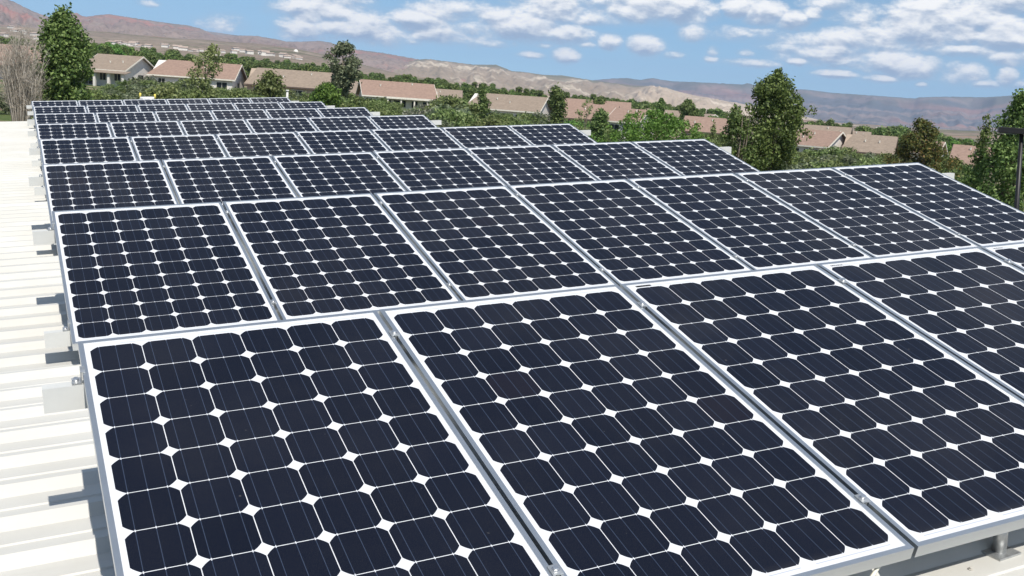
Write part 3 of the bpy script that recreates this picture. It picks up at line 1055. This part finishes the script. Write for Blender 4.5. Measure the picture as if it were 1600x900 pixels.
# white dome on the bluff
p = at(462, 90, 1150)
s_ = MB()
n_ = 16
prof_ = [(2.2, -3), (2.4, 0), (2.6, 1.4), (2.4, 2.5), (1.8, 3.6), (0.9, 4.2), (0.05, 4.4)]
vs = [(rr_ * math.cos(2 * math.pi * i / n_), rr_ * math.sin(2 * math.pi * i / n_), zz) for rr_, zz in prof_ for i in range(n_)]
s_.add(vs, [(j * n_ + i, j * n_ + (i + 1) % n_, (j + 1) * n_ + (i + 1) % n_, (j + 1) * n_ + i) for j in range(len(prof_) - 1) for i in range(n_)], 0, True)
o = link('dome', s_.mesh('dome', m_far))
o.location = (p[0], p[1], max(p[2], gz(p[0], p[1])))
tag(o, 'white domed building on the bluff under the pink ridge', 'dome')

# ------------------------------------------------------------------ plants


def leafm(name, stops, trans=0.32):
    m_, t, b = mat(name)
    g = t.new('ShaderNodeNewGeometry')
    oi = t.new('ShaderNodeObjectInfo')
    c = t.ramp(g.outputs['Random Per Island'], stops)
    h = t.new('ShaderNodeHueSaturation')
    t.put(h.inputs['Color'], c)
    t.put(h.inputs['Hue'], t.mixf(oi.outputs['Random'], 0.485, 0.515))
    t.put(h.inputs['Value'], t.mixf(oi.outputs['Random'], 0.9, 1.2))
    t.put(b.inputs['Base Color'], h.outputs[0])
    b.inputs['Roughness'].default_value = 0.55
    b.inputs['Specular IOR Level'].default_value = 0.3
    tr = t.new('ShaderNodeBsdfTranslucent')
    t.put(tr.inputs[0], h.outputs[0])
    ms = t.new('ShaderNodeMixShader')
    ms.inputs[0].default_value = trans
    out = m_.node_tree.nodes['Material Output']
    t.l.new(b.outputs[0], ms.inputs[1])
    t.l.new(tr.outputs[0], ms.inputs[2])
    t.l.new(ms.outputs[0], out.inputs[0])
    return m_


L_dark = leafm('dark_leaf', [(0, (0.035, 0.06, 0.014)), (0.5, (0.12, 0.18, 0.045)), (1, (0.27, 0.34, 0.11))])
L_mid = leafm('mid_leaf', [(0, (0.05, 0.085, 0.022)), (0.5, (0.125, 0.175, 0.05)), (1, (0.23, 0.28, 0.095))])
L_bright = leafm('bright_leaf', [(0, (0.053, 0.116, 0.018)), (0.5, (0.116, 0.226, 0.036)), (1, (0.210, 0.336, 0.075))])
L_olive = leafm('olive_leaf', [(0, (0.08, 0.112, 0.034)), (0.5, (0.165, 0.215, 0.066)), (1, (0.28, 0.32, 0.13))])
L_grey = leafm('grey_green_leaf', [(0, (0.069, 0.090, 0.046)), (0.5, (0.149, 0.178, 0.094)), (1, (0.287, 0.305, 0.187))])
L_light = leafm('light_leaf', [(0, (0.12, 0.17, 0.05)), (0.5, (0.24, 0.3, 0.11)), (1, (0.38, 0.44, 0.2))])
L_yel = leafm('yellowing_leaf', [(0, (0.040, 0.055, 0.014)), (0.45, (0.100, 0.115, 0.028)), (0.85, (0.190, 0.170, 0.050)), (1, (0.240, 0.140, 0.050))])
L_pale = leafm('pale_shrub_leaf', [(0, (0.090, 0.110, 0.060)), (0.5, (0.190, 0.200, 0.130)), (1, (0.420, 0.400, 0.320))])
m_bark = simple('grey_bark', (0.19, 0.15, 0.115), 0.9, 0, 0.3, 8)
m_twig = simple('bare_twig', (0.42, 0.37, 0.31), 0.9, 0, 0.25, 3)


DENSE = 2.7
LEAF = 1.05


def leaves(centres, radii, n_per, size, seed, flat=1.0):
    """leaf sized quads spread through many small clumps"""
    g = np.random.default_rng(seed)
    V = []
    for c, rr_ in zip(centres, radii):
        n = max(6, int(n_per * DENSE * (rr_ ** 2)))
        d = g.normal(size=(n, 3))
        d /= np.linalg.norm(d, axis=1)[:, None]
        rad_ = rr_ * (0.35 + 0.75 * g.random(n) ** 0.8) * (1 + 0.35 * (g.random(n) > 0.93))
        pos = np.array(c) + d * rad_[:, None] * np.array([1, 1, flat])
        nrm = d + g.normal(size=(n, 3)) * 0.75 + np.array([0, 0, 0.25])
        nrm /= np.linalg.norm(nrm, axis=1)[:, None]
        tmp = g.normal(size=(n, 3))
        u = np.cross(nrm, tmp)
        u /= np.linalg.norm(u, axis=1)[:, None]
        v = np.cross(nrm, u)
        s = size * LEAF * (0.5 + 1.0 * g.random(n))[:, None]
        w_ = s * (0.45 + 0.3 * g.random(n))[:, None]
        q = np.stack([pos - u * s, pos + v * w_ - u * s * 0.1, pos + u * s, pos - v * w_ + u * s * 0.1], 1)
        V.append(q.reshape(-1, 3))
    V = np.concatenate(V)
    nf_ = len(V) // 4
    me = bpy.data.meshes.new('crown')
    me.vertices.add(len(V))
    me.vertices.foreach_set('co', V.ravel())
    me.loops.add(len(V))
    me.loops.foreach_set('vertex_index', np.arange(len(V)))
    me.polygons.add(nf_)
    me.polygons.foreach_set('loop_start', np.arange(0, len(V), 4))
    me.polygons.foreach_set('loop_total', np.full(nf_, 4))
    me.update()
    return me


def limbs(base, tips, r0, rng, n=5):
    s_ = MB()
    base = Vector(base)
    for tp in tips:
        tp = Vector(tp)
        mid = base.lerp(tp, 0.45) + Vector((rng.uniform(-.15, .15), rng.uniform(-.15, .15), rng.uniform(0, .2))) * (tp - base).length * 0.35
        s_.tube([base, base.lerp(mid, 0.5), mid, mid.lerp(tp, 0.5), tp], [r0, r0 * 0.75, r0 * 0.5, r0 * 0.3, r0 * 0.1], n)
    return s_


def tree(name, label, cat, px, r, prof, leafmat, n_clump, clump, n_per, size, seed, group=None, trunk_r=0.12, stems=1, gap=0.0, barkm=None, below=0.25):
    """prof: list of (pixel row, left pixel, right pixel) of the crown's outline"""
    rng = random.Random(seed)
    s = r * SC
    c0 = at(px, prof[-1][0], r)
    zg = gz(c0[0], c0[1])
    root = empty(name, Matrix.Translation((c0[0], c0[1], zg)))
    tag(root, label, cat, group)
    ys = [p_[0] for p_ in prof]
    rt = np.array([W[0][0], W[1][0], 0])
    rt /= np.linalg.norm(rt)
    fw = np.array([-rt[1], rt[0], 0])
    wsum = [max(1, (p_[2] - p_[1])) for p_ in prof]
    C, RD = [], []
    tries = 0
    while len(C) < n_clump and tries < n_clump * 20:
        tries += 1
        yy = rng.uniform(ys[0], ys[-1])
        xl = np.interp(yy, ys, [p_[1] for p_ in prof])
        xr = np.interp(yy, ys, [p_[2] for p_ in prof])
        if rng.random() > (xr - xl) / max(wsum) + 0.28:
            continue
        hw_ = (xr - xl) / 2 * s
        cr = min(clump * rng.choice((0.4, 0.55, 0.7, 0.9, 1.15)), max(hw_ * 0.8, clump * 0.3))
        th_ = rng.uniform(0, 2 * math.pi)
        q = math.sqrt(rng.uniform(0.1, 1)) * max(0.0, hw_ - cr * 0.75) * rng.choice((0.75, 0.95, 1.0, 1.1, 1.32))
        zc = (at((xl + xr) / 2, yy, r)[2]) - zg
        cxs = ((xl + xr) / 2 - px) * s
        o = rt * (cxs + q * math.cos(th_)) + fw * (q * math.sin(th_))
        pc = np.array([o[0], o[1], zc])
        if gap and mn.noise(Vector(pc * (0.9 / max(clump, 0.2)) * 0.4 + np.array([seed, 0, 0]))) < gap - 0.5:
            continue
        C.append(pc)
        RD.append(cr)
    crown = leaves(C, RD, n_per, size, seed, 1.35 if name in ('poplar', 'leafy_tree', 'slim_tree', 'dark_tree') else 0.9)
    part('crown', crown, root, leafmat)
    s_ = MB()
    ztop = max(c_[2] for c_ in C)
    for k in range(stems):
        ox = rng.uniform(-1, 1) * 0.35 * (stems > 1) * (wsum[-1] * s * 0.5)
        lean = rng.uniform(-0.06, 0.06) * ztop
        s_.tube([(ox * 0.5, 0, -0.3), (ox * 0.8, lean * 0.3, ztop * 0.35), (ox + lean * 0.3, lean, ztop * 0.7), (ox + lean * 0.4, lean, ztop * 0.93)], [trunk_r, trunk_r * 0.8, trunk_r * 0.45, trunk_r * 0.12], 8)
    pick = rng.sample(range(len(C)), min(len(C), 14))
    for i in pick:
        c_ = C[i]
        bz = max(0.3, c_[2] * rng.uniform(0.45, 0.75))
        b2 = limbs((0, 0, bz), [c_], trunk_r * 0.38, rng)
        s_.add(b2.v, b2.f, 0, True)
    part('trunk', s_.mesh('trunk', barkm or m_bark), root)
    return root


tree('leafy_tree', 'tall dense dark green tree standing at left behind the rearmost row', 'tree', 97, 72,
     [(17, 95, 102), (26, 86, 114), (40, 72, 122), (60, 68, 129), (80, 66, 136), (100, 61, 139), (116, 53, 138), (135, 54, 136), (152, 57, 133), (172, 62, 128)], L_dark, 285, 0.5, 190, 0.10, 1, trunk_r=0.16)
tree('light_tree', 'thin light green tree with see through crown before the pinkish roof', 'tree', 320, 92,
     [(71, 326, 336), (80, 318, 346), (92, 302, 348), (104, 297, 346), (120, 294, 346), (136, 294, 342), (152, 296, 340)], L_light, 190, 0.40, 70, 0.09, 2, trunk_r=0.09, gap=0.24)
tree('round_tree', 'round topped grey green tree on a visible trunk right of the long tan roof', 'tree', 534, 120,
     [(71, 528, 544), (78, 518, 553), (90, 510, 560), (105, 509, 564), (116, 512, 560), (124, 517, 552), (133, 520, 548), (146, 524, 542)], L_grey, 112, 0.75, 95, 0.14, 3, trunk_r=0.22, gap=0.3)
tree('poplar', 'tall pointed poplar at right of centre beside the panels', 'poplar', 1199, 58,
     [(110, 1192, 1197), (117, 1186, 1205), (126, 1174, 1214), (136, 1160, 1225), (150, 1156, 1236), (165, 1154, 1244), (185, 1154, 1245), (205, 1148, 1244), (225, 1146, 1240), (245, 1152, 1236), (265, 1156, 1230), (300, 1165, 1220)], L_dark, 460, 0.34, 300, 0.068, 4, trunk_r=0.12)
tree('leafy_shrub', 'leafy green bush growing against the left foot of the poplar', 'bush', 1148, 56,
     [(162, 1132, 1138), (176, 1128, 1148), (192, 1124, 1160), (212, 1120, 1176), (235, 1124, 1185), (265, 1130, 1190), (300, 1140, 1190)], L_mid, 119, 0.34, 280, 0.065, 5, trunk_r=0.07, stems=3)
tree('slim_tree', 'slim dark pointed tree left of the big dark tree at the right edge', 'tree', 1521, 52,
     [(176, 1519, 1523), (184, 1514, 1527), (200, 1511, 1530), (225, 1510, 1532), (250, 1506, 1534), (280, 1502, 1536), (330, 1505, 1536)], L_dark, 102, 0.22, 330, 0.058, 6, trunk_r=0.06)
tree('dark_tree', 'big dark many stemmed tree at the right edge behind the lamp post', 'tree', 1566, 50,
     [(148, 1560, 1566), (154, 1548, 1580), (170, 1542, 1588), (190, 1534, 1596), (215, 1532, 1602), (245, 1512, 1612), (280, 1500, 1620), (330, 1510, 1625), (370, 1530, 1620)], L_dark, 404, 0.34, 270, 0.062, 7, trunk_r=0.09, stems=4, gap=0.2)
tree('yellowing_tree', 'yellowing tree with rust tinged leaves behind the right panels', 'tree', 1440, 88,
     [(186, 1422, 1430), (194, 1414, 1448), (205, 1402, 1458), (220, 1396, 1464), (240, 1392, 1476), (256, 1380, 1486), (280, 1385, 1490)], L_yel, 153, 0.55, 130, 0.095, 8, trunk_r=0.1, stems=2, gap=0.2)
tree('bright_shrub', 'wide bright green willowy shrub rising behind the fourth row of panels', 'bush', 1020, 78,
     [(174, 1008, 1022), (182, 985, 1060), (192, 968, 1080), (204, 955, 1090), (218, 942, 1094), (240, 945, 1092)], L_bright, 221, 0.42, 170, 0.085, 9, trunk_r=0.06, stems=5)
tree('bright_shrub', 'round bright green bush behind the right end of the rear panels', 'bush', 506, 95,
     [(133, 500, 516), (140, 490, 528), (150, 485, 532), (165, 484, 530)], L_bright, 85, 0.5, 140, 0.1, 10, trunk_r=0.06, stems=3)
tree('grey_shrub', 'rounded olive bush in front of the long tan roof', 'bush', 422, 100,
     [(114, 412, 424), (122, 404, 440), (135, 398, 446), (150, 398, 446), (165, 400, 440)], L_olive, 78, 0.6, 110, 0.11, 12, trunk_r=0.06, stems=3)
tree('sapling', 'small pointed green tree in front of the tan roof with the white gable', 'tree', 751, 120,
     [(134, 749, 753), (142, 744, 758), (155, 742, 762), (168, 738, 768), (185, 740, 765)], L_mid, 57, 0.45, 150, 0.11, 13, trunk_r=0.07)
tree('sapling', 'thin bare stemmed sapling before the pink roof right of the white gable', 'tree', 915, 115,
     [(152, 912, 920), (160, 906, 924), (170, 896, 930), (182, 893, 932), (200, 900, 928)], L_olive, 23, 0.32, 130, 0.09, 14, trunk_r=0.06, gap=0.42)
tree('leafy_shrub', 'olive green bush below the sapling beside the right end of the beams', 'bush', 935, 100,
     [(172, 930, 942), (180, 920, 950), (192, 917, 952), (205, 918, 950), (220, 920, 950)], L_mid, 61, 0.5, 130, 0.1, 15, trunk_r=0.06, stems=2)
tree('leafy_tree', 'olive and green tree right of the white gable', 'tree', 866, 135,
     [(140, 858, 870), (148, 852, 878), (160, 852, 884), (172, 856, 884), (188, 858, 880), (205, 860, 880)], L_mid, 68, 0.7, 100, 0.14, 16, trunk_r=0.1)
tree('small_conifer', 'small dark pointed conifer above the roofs in the middle', 'tree', 1031, 205,
     [(153, 1030, 1033), (158, 1027, 1036), (166, 1024, 1039), (173, 1025, 1038), (182, 1029, 1034)], L_dark, 57, 0.6, 100, 0.16, 17, trunk_r=0.1)
tree('leafy_shrub', 'broad light topped bush behind the roofs right of the small conifer', 'bush', 1074, 215,
     [(160, 1066, 1080), (166, 1059, 1086), (175, 1058, 1090), (183, 1060, 1088), (195, 1064, 1084)], L_mid, 78, 0.9, 60, 0.19, 18, trunk_r=0.1, stems=3)
tree('slim_tree', 'very slim dark shrub before the pink roof left of the poplar', 'tree', 1113, 130,
     [(186, 1112, 1114), (194, 1109, 1117), (204, 1107, 1119), (216, 1108, 1118)], L_olive, 27, 0.3, 150, 0.1, 19, trunk_r=0.05)

# bare bush at far left: many thin branches
root = empty('bare_bush')
bx, by, _ = at(32, 150, 70)
root.matrix_world = Matrix.Translation((bx, by, gz(bx, by)))
tag(root, 'tall bare grey bush of leafless twigs left of the tall leafy tree', 'bush')
rng = random.Random(3)
rt = Vector((W[0][0], W[1][0], 0)).normalized()
fw = Vector((-rt.y, rt.x, 0))
s_ = MB()
s2 = MB()
for i in range(64):
    o = rt * rng.uniform(-1.0, 1.0) + fw * rng.uniform(-0.7, 0.7)
    tip = o * 1.35 + rt * rng.uniform(-0.5, 0.5) + Vector((0, 0, rng.uniform(3.6, 7.0) * (1 - 0.25 * abs(o.dot(rt)))))
    m1 = o * 0.7 + Vector((0, 0, tip.z * 0.35))
    m2 = o * 1.1 + Vector((0, 0, tip.z * 0.7)) + rt * rng.uniform(-.2, .2)
    s_.tube([o * 0.4, m1, m2, tip], [0.045, 0.032, 0.02, 0.007], 5)
    for j in range(16):
        u = rng.uniform(0.35, 0.97)
        p_ = m1.lerp(m2, (u - 0.35) / 0.35) if u < 0.7 else m2.lerp(tip, (u - 0.7) / 0.3)
        e_ = p_ + Vector((rng.uniform(-.6, .6), rng.uniform(-.6, .6), rng.uniform(0.3, 0.95)))
        s2.tube([p_, p_.lerp(e_, 0.5) + Vector((0, 0, 0.05)), e_], [0.011, 0.008, 0.004], 3, 0, False)
        for k in range(3):
            q_ = p_.lerp(e_, rng.uniform(0.3, 1))
            s2.tube([q_, q_ + Vector((rng.uniform(-.35, .35), rng.uniform(-.35, .35), rng.uniform(0.1, 0.5)))], [0.008, 0.003], 3, 0, False)
part('stem', s_.mesh('stem', m_twig), root)
part('twig', s2.mesh('twig', m_twig), root)

# shrubs in the belt between the roof and the houses: a few kinds, copied
KINDS = []


def shrub_kind(seed, leafmat, wide, high, n, clump, n_per, size, name='shrub'):
    rng = random.Random(seed)
    C, RD = [], []
    for i in range(n):
        th_ = rng.uniform(0, 2 * math.pi)
        q = math.sqrt(rng.random())
        z = rng.uniform(0.1, 1.0)
        wv = wide * (0.55 + 0.55 * math.sin(math.pi * min(1, z * 0.85 + 0.12))) * 0.5
        C.append(np.array([q * wv * math.cos(th_), q * wv * math.sin(th_), z * (high - clump * 0.7)]))
        RD.append(clump * rng.uniform(0.6, 1.2))
    root = empty(name)
    part('foliage', leaves(C, RD, n_per, size, seed, 0.9), root, leafmat)
    tips = [tuple(c_) for c_ in rng.sample(C, min(9, len(C)))]
    part('stem', limbs((0, 0, -0.3), tips, 0.055, rng, 5).mesh('stem', m_bark), root)
    return root


KIND_DEF = [(21, L_olive, 3.6, 3.2, 34, 0.62, 75, 0.125), (22, L_olive, 3.0, 3.6, 30, 0.6, 75, 0.125), (23, L_grey, 3.4, 2.8, 30, 0.6, 75, 0.125), (24, L_mid, 3.2, 3.2, 32, 0.6, 75, 0.125),
            (25, L_mid, 2.4, 3.6, 26, 0.55, 85, 0.12), (26, L_bright, 2.8, 2.6, 26, 0.55, 85, 0.12), (27, L_pale, 2.8, 2.3, 24, 0.5, 80, 0.11), (28, L_grey, 2.6, 3.2, 26, 0.55, 80, 0.12)]
KLAB = ['olive green', 'tall olive green', 'grey green', 'mid green', 'tall mid green', 'bright green', 'pale flowering', 'tall grey green']
USED = {}


def put_shrub(kind, px, ytop, r, zone, hmin=1.0):
    p = at(px, ytop, r)
    zg = gz(p[0], p[1])
    h = p[2] - zg
    if h < hmin:
        return
    if kind not in USED:
        o = shrub_kind(*KIND_DEF[kind])
        USED[kind] = o
    else:
        o = copy_tree(USED[kind])
    sc = h / KIND_DEF[kind][3]
    sw = min(max(sc, 0.55), 1.5) * rng.uniform(0.9, 1.25)
    o.matrix_world = Matrix.Translation((p[0], p[1], zg)) @ Matrix.Rotation(rng.uniform(0, 6.28), 4, 'Z') @ Matrix.Diagonal((sw, sw, sc, 1))
    tag(o, KLAB[kind] + ' shrub in the belt ' + zone, 'shrub', KLAB[kind] + ' shrubs ' + zone)


rng = random.Random(77)
# (from, to, top row at both ends, kinds, zone)
BELT = [(-40, 60, 128, 136, (2, 7, 0, 0), 'left of the tall leafy tree'), (20, 150, 150, 152, (0, 2, 3), 'around the foot of the tall leafy tree'), (128, 235, 131, 127, (0, 1, 2, 3), 'below the house with white porch columns'),
        (225, 300, 122, 128, (0, 2, 7), 'below the pinkish roof'), (285, 400, 138, 139, (0, 3, 1), 'below the pinkish roof'), (395, 500, 142, 148, (0, 1, 2), 'below the long tan roof'),
        (520, 600, 146, 156, (0, 3, 0), 'below the long pink roof'), (595, 690, 164, 166, (6, 0, 6, 2), 'below the white awning'), (680, 745, 148, 160, (0, 1, 2), 'left of the tan roof with the white gable'),
        (735, 850, 172, 178, (0, 2, 5, 3), 'below the tan roof with the white gable'), (850, 960, 184, 196, (3, 0, 5), 'below the pink roof with saplings'), (1080, 1135, 206, 214, (0, 3), 'left of the poplar'),
        (1225, 1330, 232, 236, (0, 1, 2, 0), 'right of the poplar'), (1320, 1400, 240, 243, (0, 2, 1), 'left of the yellowing tree'), (1470, 1520, 240, 262, (3, 0), 'right of the yellowing tree')]
for (xa, xb, ya, yb, kk, zone) in BELT:
    for lane, (r, dy) in enumerate(((165, -1), (140, 3), (116, 8), (95, 14))):
        step_ = 3.0 / (r * SC) * 0.62
        x = xa + rng.uniform(0, step_)
        while x < xb:
            yt = ya + (yb - ya) * (x - xa) / (xb - xa)
            put_shrub(rng.choice(kk), x, yt + dy + rng.uniform(-5, 6), r * rng.uniform(0.93, 1.07), zone)
            x += step_ * rng.uniform(0.8, 1.25)

# trees behind the houses
m_t = [L_dark, L_mid, L_bright, L_olive]
TK = []
for i, (lm, wd_, hh) in enumerate(((L_mid, 5.5, 6.5), (L_dark, 5.0, 7.0), (L_bright, 5.5, 6.0), (L_dark, 3.2, 7.5))):
    rng2 = random.Random(40 + i)
    C, RD = [], []
    for k in range(34):
        th_ = rng2.uniform(0, 6.28)
        z = rng2.uniform(0.18, 1)
        wv = wd_ * 0.5 * math.sin(math.pi * (0.12 + 0.8 * z)) ** 0.7
        q = math.sqrt(rng2.random()) * wv * 0.85
        C.append(np.array([q * math.cos(th_), q * math.sin(th_), z * (hh - 0.7)]))
        RD.append(rng2.uniform(0.55, 1.1))
    TK.append((C, RD, lm, wd_, hh, None))
TL = ['mid green', 'dark green', 'bright green', 'slim dark green']
TU = {}
rng = random.Random(99)
TB = [(138, 225, 72, 84, (0, 2, 2, 1), 'beyond the house with white porch columns'), (215, 300, 80, 92, (0, 1, 0), 'beyond the pinkish roof'), (340, 400, 92, 97, (0, 2, 1), 'between the pinkish roof and the long tan roof'),
      (395, 512, 98, 109, (0, 1, 0), 'beyond the long tan roof'), (555, 700, 119, 131, (1, 0, 0, 3), 'beyond the roof with the white awning'), (690, 850, 134, 149, (0, 1, 3), 'beyond the tan roof with the white gable'),
      (880, 1000, 151, 166, (1, 0, 3), 'beyond the roofs in the middle'), (1000, 1140, 166, 180, (1, 0, 3, 0), 'beyond the roofs left of the poplar'), (1235, 1330, 192, 199, (1, 0), 'beyond the roofs right of the poplar'),
      (1345, 1420, 201, 208, (0, 1), 'beyond the long tan roof on the right'), (1455, 1530, 212, 228, (0, 1, 2), 'between the yellowing tree and the dark trees'), (-40, 40, 62, 68, (1, 0), 'at far left below the hillside houses')]
for (xa, xb, ya, yb, kk, zone) in TB:
    for r0, dy, dens_ in ((265, 4, 0.8), (340, 0, 0.75), (420, -1, 0.8)):
        step_ = 5.0 / (r0 * SC) * dens_ * 0.55
        x = xa + rng.uniform(0, step_)
        while x < xb:
            kd = rng.choice(kk)
            r = r0 * rng.uniform(0.94, 1.06)
            yt = ya + (yb - ya) * (x - xa) / (xb - xa) + dy - 7 + rng.uniform(-4, 6)
            p = at(x, yt, r)
            zg = gz(p[0], p[1])
            h = p[2] - zg
            x += step_ * rng.uniform(0.7, 1.4)
            if h < 1.6:
                continue
            C, RD, lm, wd_, hh, _ = TK[kd]
            if kd not in TU:
                o = empty('background_tree')
                part('crown', leaves(C, RD, 34, 0.24, 40 + kd, 0.9), o, lm)
                part('trunk', limbs((0, 0, -0.4), [C[i] for i in range(8)], 0.12, rng, 5).mesh('trunk', m_bark), o)
                TU[kd] = o
            else:
                o = copy_tree(TU[kd])
            sc = h / hh
            sw = min(max(sc, 0.6), 1.3) * rng.uniform(0.85, 1.2)
            o.matrix_world = Matrix.Translation((p[0], p[1], zg)) @ Matrix.Rotation(rng.uniform(0, 6.28), 4, 'Z') @ Matrix.Diagonal((sw, sw, sc, 1))
            tag(o, TL[kd] + ' tree ' + zone, 'tree', TL[kd] + ' trees ' + zone)

# ------------------------------------------------------------------ lamp post at the right edge
m_dark = simple('dark_bronze', (0.022, 0.02, 0.02), 0.45, 0.3)
rl = 30.0
p0, p1 = at(1588.5, 330, rl), at(1596.5, 206, rl)
gzz = gz(p0[0], p0[1])
ax = (p1 - p0) / np.linalg.norm(p1 - p0)
foot = p0 - ax * ((p0[2] - gzz) / ax[2])
root = empty('lamp_post', Matrix.Translation(tuple(foot)))
tag(root, 'dark lamp post with a flat box head at the right edge', 'lamp post')
s_ = MB()
top = Vector(p1 - foot)
s_.tube([(0, 0, -0.2), tuple(top)], [0.07, 0.052], 12)
part('pole', s_.mesh('pole', m_dark), root)
s_ = MB()
s_.box(-0.56, 0.28, -0.17, 0.17, -0.06, 0.09)
hm = s_.mesh('lamp_head', m_dark, 0.012)
o = part('lamp_head', hm, root)
dirx = Vector((W[0][0], W[1][0], W[2][0]))
o.matrix_local = Matrix.Translation(top) @ Matrix.Rotation(math.atan2(W[1][0], W[0][0]) - 0.35, 4, 'Z')
s_ = MB()
s_.box(-0.55, -0.12, -0.15, 0.15, -0.078, -0.0705)
part('lens', s_.mesh('lens', simple('lamp_glass', (0.35, 0.35, 0.33), 0.2)), o)

# ------------------------------------------------------------------ haze in the air
HAZE = 7.5e-5
hm_ = bpy.data.materials.new('haze')
hm_.use_nodes = True
ht = NT(hm_.node_tree)
hm_.node_tree.nodes.remove(hm_.node_tree.nodes['Principled BSDF'])
pv = ht.new('ShaderNodeVolumePrincipled')
pv.inputs['Color'].default_value = (0.56, 0.72, 1.0, 1)
pv.inputs['Density'].default_value = HAZE
pv.inputs['Anisotropy'].default_value = 0.0
ht.l.new(pv.outputs[0], hm_.node_tree.nodes['Material Output'].inputs['Volume'])
s_ = MB()
s_.box(-9500, 9500, -9500, 9500, -160, 420)
o = link('haze', s_.mesh('haze', hm_))
tag(o, kind='stuff')
